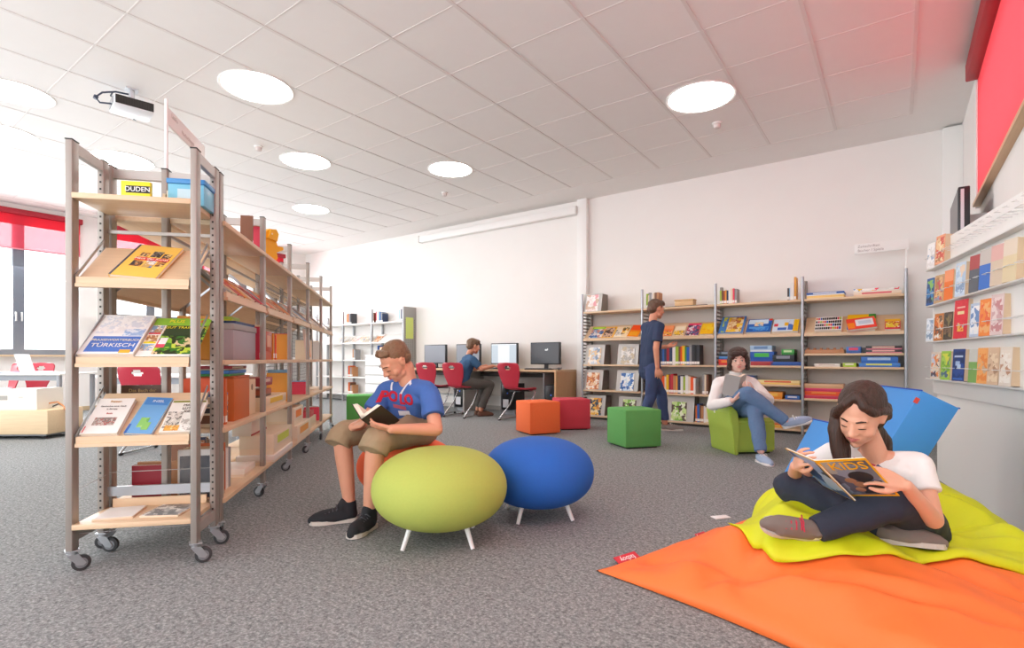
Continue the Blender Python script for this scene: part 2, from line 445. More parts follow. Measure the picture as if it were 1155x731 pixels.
# pilaster and service duct
struct('trim_2', MB().b2((-4.10, YB-.09, 0), (-3.93, YB, HC), 0, .004), mtrimw, rotz=TH)
struct('trim_3', MB().b2((.40, YB-.10, 0), (XR, YB, HC-.02), 0, .004), mtrimw, rotz=TH)
struct('baseboard_back', MB().b2((XL, YB-.018, 0), (-4.10, YB, .07)), M('bdb9b4', .6), rotz=TH)
struct('baseboard_left', MB().b2((XL, YF, 0), (XL+.018, YB, .07)), M('c9b18f', .6), rotz=TH)
t = bpy.data.objects.new('projection_screen', None); COL.objects.link(t); t.rotation_euler = (0, 0, TH); t.location = RM(-5.85, YB-.07, 3.25)
tag(t, 'long white rolled-up projection screen case high on the back wall', 'projection screen')
obj('case', MB().b2((-1.75, -.055, -.06), (1.75, .055, .06), 0, .015), mtrimw, t)
for s_ in (-1, 1): obj('end_cap', MB().b2((s_*1.75-.012, -.06, -.065), (s_*1.75+.012, .06, .065), 0, .006), M('d9d4cf', .5), t)
for s_ in (-1, 1): obj('bracket', MB().b2((s_*1.3-.03, .05, -.03), (s_*1.3+.03, .07, .05)), M('d0ccc7', .5), t)

# ------------------------------------------------------------------ ceiling lights
mem = bpy.data.materials.new('lamp_glow'); mem.use_nodes = True
b = mem.node_tree.nodes['Principled BSDF']; b.inputs['Base Color'].default_value = (1, 1, 1, 1)
b.inputs['Emission Color'].default_value = (1, .97, .93, 1); b.inputs['Emission Strength'].default_value = 11
LIGHTS = [(-2.37, 4.94, .30, 'large round ceiling light above the front display shelf and the seated boy'),
          (1.815, 5.125, .30, 'round ceiling light nearest the red blind of the right wall'),
          (-2.63, 6.78, .29, 'round ceiling light beside the small white smoke detector'),
          (-.82, 7.07, .28, 'round ceiling light in front of the projection screen case'),
          (-3.38, 8.95, .28, 'smallest and farthest round ceiling light, above the far shelf end'),
          (-4.70, 5.04, .27, 'round ceiling light left of the projector, at the photo edge'),
          (-5.70, 5.95, .30, 'round ceiling light at the left photo edge below the projector'),
          (-4.95, 6.75, .33, 'round glowing disc standing in for a ceiling reflection behind the tall end post'),  # bright light reflection on the ceiling, added here as a glowing lamp
          (.75, 1.2, .30, 'round ceiling light overhead in front of the beanbags')]
for u, d, r, lab in LIGHTS:
    t = thing('ceiling_light', lab, 'ceiling light', (u, d, HC), 0, 'round recessed ceiling lights')
    mb = MB(); mb.lathe([(r-.004, -.004), (r+.016, -.010), (r+.022, -.004), (r+.022, .0), (r-.004, .0)], n=40)
    obj('trim_ring', mb, mtrimw, t)
    mb = MB(); mb.lathe([(0, -.014), (r*.6, -.012), (r-.002, -.004), (r-.002, -.001), (0, -.001)], n=40)
    obj('diffuser', mb, mem, t)
for u, d, lab in ((-3.0, 6.30, 'small white smoke detector on the ceiling behind the display shelf'), (-1.02, 8.05, 'tiny white ceiling sensor in front of the back wall'), (2.19, 5.68, 'small white ceiling sensor behind the right-hand round light')):
    t = thing('smoke_detector', lab, 'smoke detector', (u, d, HC), 0)
    obj('base', MB().lathe([(0, 0), (.05, 0), (.05, -.014), (0, -.014)], n=24), mtrimw, t)
    obj('sensor_head', MB().lathe([(.038, -.014), (.034, -.05), (.02, -.058), (0, -.058)], n=24), M('d9cdc8', .5), t)
# ------------------------------------------------------------------ projector under the ceiling
t = thing('projector', 'silver and black projector hanging from the ceiling above the display shelf', 'projector', (-3.56, 4.98, HC), R(44))
obj('ceiling_mount', MB().b2((-.05, -.05, -.012), (.05, .05, 0)).cyl((0, 0, -.012), (0, 0, -.10), .025), M('c9ccd0', .4), t)
obj('mount_arm', MB().b2((-.06, -.03, -.125), (.06, .03, -.095)), M('cfcac4', .4), t)
bd = obj('body', MB().b2((-.15, -.13, -.215), (.16, .15, -.125), 0, .012), M('e3e6ea', .4), t)
mb = MB(); mb.b2((-.14, -.137, -.205), (.15, -.129, -.130)); [mb.b2((-.13+.02*k, -.140, -.2), (-.125+.02*k, -.137, -.135)) for k in range(14)]
obj('vent_grille', mb, M('2b2927', .6), t)
obj('lens', MB().cyl((.05, .15, -.175), (.05, .185, -.175), .035), M('1f2024', .2), t)
obj('side_panel', MB().b2((-.158, -.10, -.20), (-.149, .10, -.14)), M('9a9ca0', .4), t)
mb = MB(); mb.tube([(-.02, 0, -.05), (-.12, 0, -.06), (-.22, 0, -.10), (-.27, 0, -.16), (-.24, -.02, -.205), (-.16, -.05, -.20)], .008)
mb.tube([(-.14, 0, -.065), (-.16, 0, -.11), (-.13, -.05, -.15)], .006)
mb.cyl((-.262, 0, -.145), (-.272, 0, -.175), .018)
obj('cable', mb, M('3a4356', .5), t)
# ================================================================== mobile shelving on castors
mwood = wood_mat('e2c6a4', 0, 'beech_shelf'); mwoody = wood_mat('e2c6a4', 1, 'beech_shelf_long')
msteel = M('a39b93', .42, .35); msteel2 = M('b4aea8', .4, .35); mzinc = M('b9bcc0', .3, .7); mrubber = M('3a3a3c', .6); mhub = M('8d8f93', .4, .2); mdark = M('2c2a29', .6)
mwire = M('c8cacd', .3, .6)
def caster(par, x, y, turn):
    c = bpy.data.objects.new('caster', None); COL.objects.link(c); c.parent = par; c.location = (x, y, 0); c.rotation_euler = (0, 0, turn)
    f = MB(); f.box((0, 0, .092), (.05, .05, .006), 0, None, .002); f.cyl((0, 0, .074), (0, 0, .092), .017)
    for s in (-1, 1):
        f.prism([(-.020, .076), (.020, .076), (.046, .034), (.036, .024), (.014, .03)], s*.016-.0015, s*.016+.0015, 0, 'yz')
    obj('fork', f, mzinc, c)
    wm = Matrix.Rotation(pi/2, 3, 'Y')
    wheel = MB(); wheel.lathe([(.0, -.011), (.024, -.011), (.0335, -.008), (.0345, 0), (.0335, .008), (.024, .011), (0, .011)], (0, .030, .0345), 0, 28, wm)
    wo = obj('wheel', wheel, mrubber, c)
    hb = MB(); hb.lathe([(0, -.0135), (.008, -.0135), (.022, -.0115), (.022, .0115), (.008, .0135), (0, .0135)], (0, .030, .0345), 0, 20, wm)
    obj('wheel_hub', hb, mhub, c)
def post(par, x, y, z0=.095, z1=1.823, slots=False, w=.026, d=.05):
    mb = MB(); mb.b2((x-w/2, y-d/2, z0), (x+w/2, y+d/2, z1-.004), 0, .003); mb.b2((x-w/2-.001, y-d/2-.001, z1-.004), (x+w/2+.001, y+d/2+.001, z1), 1)
    if slots:
        k = z0+.05
        while k < z1-.05:
            mb.b2((x-.004, y-d/2-.0006, k), (x+.004, y-d/2+.002, k+.009), 1); k += .032
    return obj('post', mb, [msteel, mdark], par)
def slant_shelf(par, x0, x1, zl, mw, along='x', sgn=1, off=0., depth=.24):
    """sloping display shelf with a lip at the front; along x the front faces -y, along y it faces +x"""
    t = .016
    prof = [(-.007, zl-.043), (.02, zl-.043), (.02, zl-.026), (depth, zl+.155), (depth-.008, zl+.168), (.016, zl-.008), (.016, zl), (0, zl), (0, zl-.027), (-.007, zl-.029)]
    mb = MB()
    if along == 'x': mb.prism([(off+a, z) for a, z in prof], x0, x1, 0, 'yz')
    else: mb.prism([(off-a, z) for a, z in prof], x0, x1, 0, 'xz')
    sh = obj('slanted_shelf', mb, mw, par)
    for e in (x0-.002, x1+.002):
        br = MB()
        P = (lambda a, z: (e, off+a, z)) if along == 'x' else (lambda a, z: (off-a, e, z))
        br.bar(P(.004, zl+.0), P(depth-.02, zl+.20), .003, .012); br.bar(P(.012, zl-.03), P(depth, zl+.17), .003, .012)
        obj('side_bracket', br, mzinc, sh)
    return sh
RZ = R(11.65); RO = (-1.682, 2.572, 0)
ROW = Frame(RO, RZ)
SL = (1.247, .909, .572)
# --- the end display unit facing the camera
u = thing('display_shelf', 'narrow grey steel display shelf on castors with sloping beech shelves, facing the viewer', 'shelf', RO, RZ)
for x in (-.237, .237): post(u, x, -.285); post(u, x, -.045, slots=True)
for x, y, a in ((-.237, -.285, -1.0), (-.237, -.045, -1.6), (.237, -.285, -1.2), (.237, -.045, -1.3)): caster(u, x, y, a)
for x in (-.237, .237):
    obj('side_rail', MB().b2((x-.011, -.26, 1.77), (x+.011, -.07, 1.815)), msteel2, u)
    obj('side_rail', MB().b2((x-.011, -.26, .13), (x+.011, -.07, .175)), msteel2, u)
sh = MB(); sh.b2((-.226, -.312, 1.575), (.226, -.03, 1.598), 0, .002); obj('shelf', sh, mwood, u)
sh = MB(); sh.b2((-.226, -.312, .183), (.226, -.03, .205), 0, .002); obj('shelf', sh, mwood, u)
for z in SL: slant_shelf(u, -.216, .216, z, mwood, 'x', 1, -.300)
obj('back_board', MB().b2((-.20, -.042, .205), (.20, -.030, .245)), mwood, u)
obj('back_rail', MB().b2((-.224, -.035, .255), (.224, -.020, .30)), mzinc, u)
obj('back_rail', MB().b2((-.224, -.035, 1.49), (.224, -.020, 1.505)), msteel2, u)
for a, c in (((-.237, -.26, .34), (-.224, -.05, .36)), ((-.224, -.02, .365), (.224, -.02, .37)), ((-.224, -.26, .155), (.224, -.26, .165))):
    obj('tension_wire', MB().tube([a, c], .0018, 0, 6), mwire, u)
# --- the long double-sided row behind it
u = thing('bookcase', 'long double-sided row of grey steel bookcases on castors with beech shelves', 'bookcase', RO, RZ)
BAY = .842; NBAY = 5
YP = [.025+BAY*k for k in range(NBAY+1)]
for k, y in enumerate(YP):
    for x in (-.237, .237): post(u, x, y)
    post(u, 0, y)
    caster(u, .237, y, .4+.7*k); caster(u, -.237, y, 2-.5*k)
    obj('top_rail', MB().b2((-.224, y-.012, 1.765), (.224, y+.012, 1.808)), msteel2, u)
    obj('bottom_rail', MB().b2((-.224, y-.012, .13), (.224, y+.012, .17)), msteel2, u)
for k in range(NBAY):
    y0, y1 = YP[k]+.026, YP[k+1]-.026
    for z in (1.59, .895, .556, .205):
        for s in (1, -1):
            mb = MB(); mb.b2((s*.012, y0-.02, z-.024), (s*.262, y1+.02, z), 0, .002)
            # notch round the posts is hidden by the steel
            obj('shelf', mb, mwoody, u)
    slant_shelf(u, y0, y1, 1.24, mwoody, 'y', 1, .262)
    slant_shelf(u, y0, y1, 1.24, mwoody, 'y', -1, .262).rotation_euler = (0, 0, 0)
    obj('cross_rail', MB().b2((-.006, y0, 1.50), (.006, y1, 1.515)), msteel2, u)
    if k >= 2:
        g = MB()
        zz = .25
        for zz0, zz1 in ((.22, .53), (.58, .87), (.92, 1.20), (1.23, 1.55), (1.61, 1.76)):
            n = int((y1-y0)/.035)
            for i in range(n+1): yy = y0+(y1-y0)*i/n; g.b2((-.0015, yy-.0015, zz0), (.0015, yy+.0015, zz1))
            n = max(2, int((zz1-zz0)/.035))
            for i in range(n+1): z_ = zz0+(zz1-zz0)*i/n; g.b2((-.0015, y0, z_-.0015), (.0015, y1, z_+.0015))
        obj('wire_mesh_back', g, M('4a4744', .5, .3), u)
# fix the left-hand slanted shelves: mirror them through the middle plane
for ch in list(u.children):
    pass
lefts = [c for c in u.children if c.name.startswith('slanted_shelf')][1::2]
for c in lefts:
    c.data = c.data.copy(); c.data.transform(Matrix.Scale(-1, 4, V((1, 0, 0)))); c.data.flip_normals()
    for q in c.children: q.data = q.data.copy(); q.data.transform(Matrix.Scale(-1, 4, V((1, 0, 0)))); q.data.flip_normals()
# header sign on its pole
sg = thing('shelf_sign', 'white header sign on a thin pole above the end of the bookcase row', 'sign', ROW.p(0, .025, 1.823), RZ)
obj('pole', MB().cyl((0, 0, 0), (0, 0, .345), .0075, 0, 12), mtrimw, sg)
obj('sign_board', MB().b2((-.006, .0, .225), (.006, .50, .31), 0, .002), mtrimw, sg)
lettering('Lexika', .03, M('cfcac6', .6), sg, (.0065, .08, .285), (pi/2, 0, pi/2), 'lettering')
lettering('Nachschlagen', .03, M('cfcac6', .6), sg, (.0065, .25, .255), (pi/2, 0, pi/2), 'lettering')

# ------------------------------------------------------------------ things on the display shelf
DS = Frame(RO, RZ); LEAN = R(50.5)
def slant_pos(x, zl, off=.0): return DS.p(x, -.281+off, zl-.002)
t = thing('book_sign', 'small yellow card sign reading DUDEN standing on the top display shelf', 'sign', DS.p(.005, -.293, 1.598), RZ)
obj('card', MB().b2((-.056, 0, 0), (.056, .022, .066), 0, .001), M('f0e020', .45), t)
obj('name_panel', MB().b2((-.037, -.0008, .016), (.056, 0, .047)), M('1d1d1b', .5), t)
lettering('DUDEN', .028, M('f4f4f0', .5), t, (.008, -.0016, .0315))
t = thing('storage_box', 'light blue plastic storage box with lid on the top display shelf', 'box', DS.p(.168, -.13, 1.598), RZ)
obj('tub', MB().b2((-.075, -.07, 0), (.075, .07, .095), 0, .004), M('7cc7e4', .35), t)
obj('lid', MB().b2((-.08, -.075, .095), (.08, .075, .118), 0, .004), M('3f8fd0', .35), t)
obj('paper_label', MB().b2((-.035, -.0708, .022), (.030, -.07, .072)), M('c6e4ef', .5), t)
for i, (c, th, h) in enumerate((('beige', .012, .07), ('cream', .010, .085), ('brown', .012, .075), ('tan', .012, .07))):
    o = link('book', book_mesh(th, h, .08, c, False), [], None, DS.p(.045+.016*i, -.075, 1.598), RZ, sharp=0)
    tag(o, f'tiny {c} booklet behind the yellow sign on the top display shelf', 'book', 'booklets on the top display shelf')
pfood = pic(['c98a4a', '6b4632', 'e0c080', '3a3a44', 'b5613a', 'd8cbb8'], 42)
pgreen = pic(['8fbf3a', '3f7a2c', 'c5d84a', '2d3a20', 'e0c79a', '6aa42c'], 30)
pmix = pic(['d9c9b4', 'b08a60', '7fa6c8', 'f0ece4', '8a5a3a'], 50)
cover_obj('art_book', .19, .27, .016, 'f6c95a', [(0, 0, .05, 1, '4a4d5c'), (.22, .30, .46, .48, pfood), (.5, .28, .72, .52, pic(['6f8fc0', 'e8e2d8', '4a5a80', 'd0a860'], 40)), (.76, .34, .93, .5, pfood), (.24, .60, .42, .74, pfood), (.48, .62, .7, .8, pic(['5a5550', 'b5a390', '3a3430', 'd8c8b0'], 40)), (.74, .6, .92, .74, pfood), (.20, .50, .95, .585, 'd8303c')],
          [('Haus der Kunst', .022, .57, .543, 'f4ecd8')], slant_pos(-.01, SL[0]), RZ, LEAN, R(7), 'thick yellow art book with red title band on the top sloping shelf', 'book')
cover_obj('dictionary', .215, .285, .020, 'efeeec', [(.10, .05, .97, .43, '4a74c4'), (.08, .50, .95, .97, pic(['f2f0ee', 'e9e6e4', 'f4f2f0', 'd8dbe2', 'c9545c', 'eeeae8', 'f4f2ef'], 34)), (.72, .02, .92, .10, 'f0b030'), (.6, .45, .97, .62, pic(['9db7da', 'dfe6f0', '7c9ccc'], 40))],
          [('PRAXISWORTERBUCH', .019, .55, .33, 'f2ead2'), ('T\u00dcRKISCH', .036, .55, .20, 'f4f2ee')], slant_pos(-.112, SL[1]), RZ, LEAN, 0, 'white and blue dictionary reading T\u00dcRKISCH on the middle sloping shelf', 'book')
cover_obj('magazine', .235, .285, .005, pgreen, [(0, .80, 1, 1, '8fc43e'), (0, .04, .24, .80, 'f0efe9'), (.01, .60, .22, .79, pmix), (.01, .56, .22, .60, 'd83a4a'), (.01, .36, .22, .53, pic(['e8d09a', 'b07a50', 'f0e4c0'], 40)), (.01, .32, .22, .36, 'e8d81c'), (.01, .14, .22, .30, pmix), (.26, .52, .97, .79, '34462c'), (0, 0, 1, .05, 'f0efe9'), (.25, .22, .44, .40, 'e0506a'), (.27, .30, .43, .46, 'f0ece8'), (.40, .18, .9, .5, pgreen)],
          [('GUT TRAINIEREN', .022, .62, .73, 'f0e030'), ('PLUS', .030, .40, .90, 'f2e23a'), ('4', .034, .84, .90, 'e87030')], slant_pos(.115, SL[1]), RZ, LEAN, 0, 'green sports magazine with photo column on the middle sloping shelf', 'magazine')
cover_obj('travel_guide', .14, .215, .018, 'efece6', [(.18, .22, .78, .44, pic(['a89a90', 'c8beb4', '857870', 'b0524a'], 60)), (.03, .03, .06, .2, 'd84a50')],
          [('Reisen', .017, .5, .90, 'd8a060'), ('Geschichte einer Stadt', .011, .5, .76, '8a8480'), ('in Europa', .011, .5, .68, '8a8480'), ('Buch', .012, .5, .55, 'c85a54')], slant_pos(-.137, SL[2]), RZ, LEAN, 0, 'white paperback with small mosque drawing on the lowest sloping shelf', 'book')
cover_obj('map_book', .11, .225, .012, '6fa6d6', [(.05, .78, .95, .98, '4f8acb'), (.30, .16, .62, .42, pic(['8cc46a', '6fae5c', 'a8d080'], 30)), (.5, .10, .75, .30, '8cc46a'), (0, 0, .08, .24, '3a6ab8')],
          [('INSEL', .020, .55, .88, 'e8f0f8')], slant_pos(.010, SL[2]), RZ, LEAN, R(5), 'narrow sky blue map guide with a green island on the lowest sloping shelf', 'book')
cover_obj('biography', .145, .20, .016, 'e9e4da', [(.02, .92, .98, .98, '8a8a3c'), (.03, .12, .45, .62, pic(['cfc8bc', '9a948a', 'e0dad0', '76706a'], 45)), (.1, .04, .6, .2, pic(['e0a850', 'f0d8a0', 'c8884a'], 50)), (.5, .04, .97, .4, pic(['dcd6cc', 'b8b0a6', 'f0ece4'], 50))],
          [('MARTIN', .020, .62, .82, '6a645c'), ('LUTHER', .020, .62, .72, '6a645c'), ('KING', .020, .62, .62, '6a645c')], slant_pos(.165, SL[2]), RZ, LEAN, 0, 'cream paperback reading MARTIN LUTHER KING on the lowest sloping shelf', 'book')
for nm, x, w_, m, lab, rr in (('brochure', -.11, .15, M('f0ece4', .5), 'white brochure lying flat on the bottom display shelf', .12), ('magazine', .09, .16, pic(['a9a49c', '7e7a74', 'd8d4ca', '5a5650'], 30), 'grey photo magazine lying on the bottom display shelf', -.1)):
    mb = MB(); mb.box((0, 0, .004), (w_, .19, .008), 0, None, .001); mb.box((0, 0, .0085), (w_*.96, .18, .0012), 1)
    o = obj(nm, mb, [M('e6d2ba', .5), m], None, DS.p(x, -.165, .205), RZ+rr); tag(o, lab, 'magazine')

# ------------------------------------------------------------------ books in the row (right-hand side, spines outwards)
def side(k): return ROW.sub(.232, YP[k], 0, pi/2)
def B(s): return [(a[0], a[1]/1000, a[2]/1000)+tuple(a[3:]) for a in s]
f0 = side(0)
row(f0, .02, 1.59, B([('navy', 16, 120), ('red', 10, 190), ('brown', 24, 130)]), 'on top of the bookcase row beside the display shelf', 'books on top of the bookcase row', .02, .07)
row(f0, .68, 1.59, B([('brown', 14, 200), ('tan', 16, 170)]), 'on top of the bookcase row before the second post', 'books on top of the bookcase row', .02, .07)
f1 = side(1)
row(f1, .05, 1.59, B([('rose', 26, 190), ('orange', 18, 150)]), 'on top of the bookcase row beside the yellow animal', 'books on top of the bookcase row', .02, .07)
# yellow cut-out animal
t = thing('wooden_animal', 'bright yellow cut-out animal figure standing on top of the bookcase row', 'figure', f1.p(.30, .03, 1.59), f1.rz+R(-32))
poly = [(-.11, .02), (-.05, 0), (.05, 0), (.08, .035), (.07, .075), (.135, .105), (.13, .125), (.08, .12), (.065, .15), (.075, .205), (.055, .235), (.0, .23), (-.03, .205), (-.10, .20), (-.12, .19), (-.125, .07)]
obj('body', MB().prism(poly, -.008, .014, 0, 'xz'), M('f7b81a', .45), t)
obj('head', MB().prism([(-.02, .16), (.06, .15), (.075, .205), (.05, .235), (0, .225)], -.022, -.007, 0, 'xz'), M('f7c02a', .45), t)
mb = MB(); mb.cyl((-.07, -.0095, .15), (-.07, -.008, .15), .022); mb.cyl((.012, -.024, .195), (.012, -.022, .195), .006)
obj('spots', mb, M('f1e2c0', .5), t)
obj('foot', MB().b2((-.08, -.03, 0), (.06, .04, .008)), M('f0a818', .45), t)
# sloping shelf of the row: paperbacks lying back on it
def leaning(fr, x, items, place, group, zl=1.24):
    cnt = {}
    for it in items: cnt[it[0]] = cnt.get(it[0], 0)+1
    seen = {}
    for col, w_, h in items:
        seen[col] = seen.get(col, 0)+1
        n = ORD[seen[col]-1]+' ' if cnt[col] > 1 else 'single '
        c2 = {'red': 'f0d0c0', 'crimson': 'f0e0c8', 'beige': 'c86a50', 'orange': 'f4e0b0', 'cream': 'd07a5a', 'white': 'c0c4c8', 'tan': 'e8d4b0', 'grey': 'dcdcdc', 'sky': 'f0f0ea', 'amber': 'c84a3a'}.get(col, 'e8e0d4')
        cover_obj('paperback', w_, h, .017, PAL[col], [(.10, .70, .9, .88, c2), (.2, .15, .8, .5, pic([PAL[col], c2, PAL[col]], 30))], (), fr.p(x+w_/2, -.008, zl-.001), fr.rz, LEAN, 0,
                  f'{n}{col} paperback from the left {place}' if cnt[col] > 1 else f'{col} paperback lying {place}', 'book', group)
        x += w_+.012
g = 'paperbacks on the sloping shelf of the bookcase row'
leaning(f0, .05, [('grey', .10, .17), ('beige', .10, .19), ('red', .115, .19), ('amber', .10, .18), ('cream', .10, .17), ('crimson', .115, .20), ('rose', .10, .18)], 'on the sloping shelf nearest the display shelf', g)
leaning(f1, .05, [('cream', .11, .19), ('orange', .12, .20), ('beige', .12, .19), ('tan', .12, .19), ('terracotta', .12, .18), ('amber', .12, .18)], 'on the sloping shelf below the yellow animal', g)
f2, f3, f4 = side(2), side(3), side(4)
leaning(f2, .06, [('white', .17, .22), ('grey', .15, .2), ('cream', .17, .23), ('sky', .15, .2)], 'on the third bay sloping shelf of the bookcase row', g)
leaning(f3, .06, [('white', .17, .23), ('cream', .15, .2), ('grey', .16, .2)], 'on the fourth bay sloping shelf of the bookcase row', g)
# bay 1
pl = 'on the chest-high shelf of the nearest row bay'
x = row(f0, .04, .895, B([('amber', 34, 220), ('tan', 20, 185), ('terracotta', 22, 185), ('brown', 14, 180), ('charcoal', 14, 180), ('cream', 16, 180), ('brown', 8, 178)]), pl, 'books in the first bay of the row', .04, .16, False)
t = thing('storage_box', 'large lilac grey storage box in the bay nearest the display shelf', 'box', f0.p(.56, .11, .895), f0.rz)
obj('box_body', MB().b2((-.23, -.085, 0), (.23, .085, .17), 0, .004), M('a9a0a8', .5), t); obj('lid', MB().b2((-.235, -.09, .17), (.235, .09, .205), 0, .004), M('a8a6a6', .5), t)
game_box('folder', .40, .17, .016, '3d6aa0', '2f4a78', f0.p(.57, .11, .895+.205), f0.rz, 'flat navy folder on the lilac grey storage box', 'folder')
game_box('folder', .15, .14, .022, 'c8c830', '9fbf30', f0.p(.43, .11, .895+.221), f0.rz, 'small lime folder topmost on the lilac grey storage box', 'folder')
pl = 'on the low shelf of the nearest row bay'
row(f0, .05, .556, B([('orange', 30, 245), ('amber', 10, 215), ('yellow', 12, 225), ('orange', 38, 245), ('terracotta', 30, 240)]), pl, 'orange binders in the first bay', .01, .17, True, noun='binder')
t = thing('storage_box', 'orange brown cardboard file box beside the orange binders', 'box', f0.p(.44, .10, .556), f0.rz)
obj('box_body', MB().b2((-.15, -.09, 0), (.15, .09, .235), 0, .003), M('c9692a', .55), t); obj('lid', MB().b2((-.152, -.092, .235), (.152, .092, .25), 0, .003), M('b5541f', .55), t)
t = thing('storage_box', 'tall cream file box right of the orange brown box', 'box', f0.p(.685, .12, .556), f0.rz)
obj('box_body', MB().b2((-.085, -.1, 0), (.085, .1, .22), 0, .003), M('e6cfae', .55), t); obj('finger_hole', MB().cyl((0, -.1005, .17), (0, -.099, .17), .02), M('8a7050', .6), t)
game_box('picture_book', .30, .19, .012, '3f9a4a', '45a050', f0.p(.40, .12, .556+.25), f0.rz, 'flat green book lying on the orange brown file box', 'book')
game_box('picture_book', .32, .19, .018, '3f7fd0', '3f86d8', f0.p(.42, .12, .556+.263), f0.rz, 'flat blue book second from the bottom on the orange brown file box', 'book')
game_box('picture_book', .34, .18, .022, 'e8d2b0', 'b03040', f0.p(.47, .13, .556+.282), f0.rz, 'flat crimson game topmost on the orange brown file box', 'game box', None, 'e8d8c0')
pl = 'on the bottom shelf of the nearest row bay'
row(f0, .05, .205, B([('white', 8, 240), ('cream', 40, 235), ('beige', 44, 240), ('cream', 40, 235), ('terracotta', 16, 250), ('white', 40, 215), ('grey', 40, 215)]), pl, 'thick books on the bottom shelf of the first bay', .03, .17, False)
game_box('leaflet_box', .24, .17, .05, 'e4d4bc', 'eee6da', f0.p(.62, .10, .205), f0.rz, 'low white leaflet box on the bottom shelf of the first bay', 'box')
# bay 2
pl = 'on the chest-high shelf of the second bay'
row(f1, .05, .895, B([('rose', 22, 215), ('charcoal', 14, 215), ('orange', 40, 220), ('charcoal', 10, 215), ('cream', 24, 235)]), pl, 'books on the chest-high shelf of the second bay', .03, .16, True)
game_box('storage_box', .17, .16, .20, 'c2551f', 'b84a1c', f1.p(.32, .11, .895), f1.rz, 'upright orange red box on the chest-high shelf of the second bay', 'box', None, 'e8b090')
row(f1, .44, .895, B([('amber', 30, 190), ('crimson', 24, 195), ('orange', 30, 185)]), pl+' right of the box', 'books on the chest-high shelf of the second bay', .03, .16, True)
game_box('game_box', .34, .18, .055, 'a83036', 'a5303a', f1.p(.25, .12, .556+.16), f1.rz, 'dark red game box topmost of the stack in the second bay', 'game box', None, 'd8c0b0')
game_box('game_box', .30, .18, .05, '6b4a3a', 'a8522f', f1.p(.24, .12, .556+.085), f1.rz, 'brown and terracotta game box in the middle of the stack in the second bay', 'game box')
game_box('game_box', .62, .21, .085, 'ead2ae', 'ecd8b8', f1.p(.40, .10, .556), f1.rz, 'long beige game box at the bottom of the stack in the second bay', 'game box', None, 'e8c030')
game_box('carton', .60, .22, .135, 'ead6b8', 'eadac0', f1.p(.45, .07, .205+.045), f1.rz, 'large cream carton with papers at the bottom of the second bay', 'carton', None, 'c8d84a')
game_box('paper_stack', .62, .24, .044, 'e8ddcc', 'efe9e0', f1.p(.42, .07, .205), f1.rz, 'flat stack of white papers beneath the large cream carton', 'paper')
t = thing('wall_file', 'white document tray with red edge above the cream carton', 'tray', f1.p(.30, .15, .205+.18), f1.rz)
obj('tray', MB().b2((-.2, -.06, 0), (.2, .06, .10), 0, .003), M('ece2d2', .5), t); obj('edge_strip', MB().b2((-.2, -.062, 0), (.2, -.058, .012)), M('b23a34', .5), t)
# bay 3..5
row(f2, .05, .895, B([('amber', 24, 205), ('cream', 40, 205), ('rose', 26, 210), ('orange', 24, 215), ('cream', 20, 190)]), 'on the chest-high shelf of the third bay', 'books of the third bay', .02, .16, False)
row(f2, .05, .556, B([('amber', 34, 230), ('sky', 26, 255), ('charcoal', 22, 255), ('navy', 24, 250)]), 'on the low shelf of the third bay', 'books of the third bay', .01, .17, False)
game_box('carton', .40, .22, .15, 'ecd8ba', 'ecdcc4', f2.p(.25, .08, .205+.14), f2.rz, 'cream carton with orange patch stacked at the bottom of the third bay', 'carton', None, 'f08028')
game_box('carton', .64, .24, .14, 'e6d2b4', 'e8d8be', f2.p(.40, .07, .205), f2.rz, 'wide cream carton at the very bottom of the third bay', 'carton', None, 'e8a040')
cover_obj('picture_book', .24, .30, .02, 'ead0c4', [(.1, .08, .8, .85, 'f09a1c'), (.04, .05, .5, .55, '25262a')], (), f3.p(.22, .01, .895), f3.rz, R(6), 0, 'tall pink framed orange and black picture book in the fourth bay', 'book')
row(f3, .45, .895, B([('cream', 30, 200), ('grey', 24, 210), ('white', 30, 205)]), 'on the chest-high shelf of the fourth bay', 'books of the fourth bay', .03, .16, False)
row(f3, .08, .556, B([('rose', 26, 120), ('sky', 22, 130), ('white', 30, 125)]), 'on the low shelf of the fourth bay', 'books of the fourth bay', .03, .16, False)
game_box('game_box', .46, .2, .11, 'e6d2b4', 'e2ceb0', f3.p(.3, .1, .205), f3.rz, 'cream carton at the bottom of the fourth bay', 'carton')
game_box('game_box', .3, .18, .06, 'd04a5a', 'd84a58', f3.p(.3, .1, .205+.11), f3.rz, 'red game box on the cream carton of the fourth bay', 'game box')
row(f4, .08, .205, B([('rose', 26, 150), ('white', 22, 160), ('crimson', 30, 140)]), 'on the bottom shelf of the farthest bay', 'books of the farthest bay', .03, .16, False)
row(f4, .08, .895, B([('white', 26, 200), ('cream', 30, 210), ('grey', 30, 190)]), 'on the chest-high shelf of the farthest bay', 'books of the farthest bay', .03, .16, False)
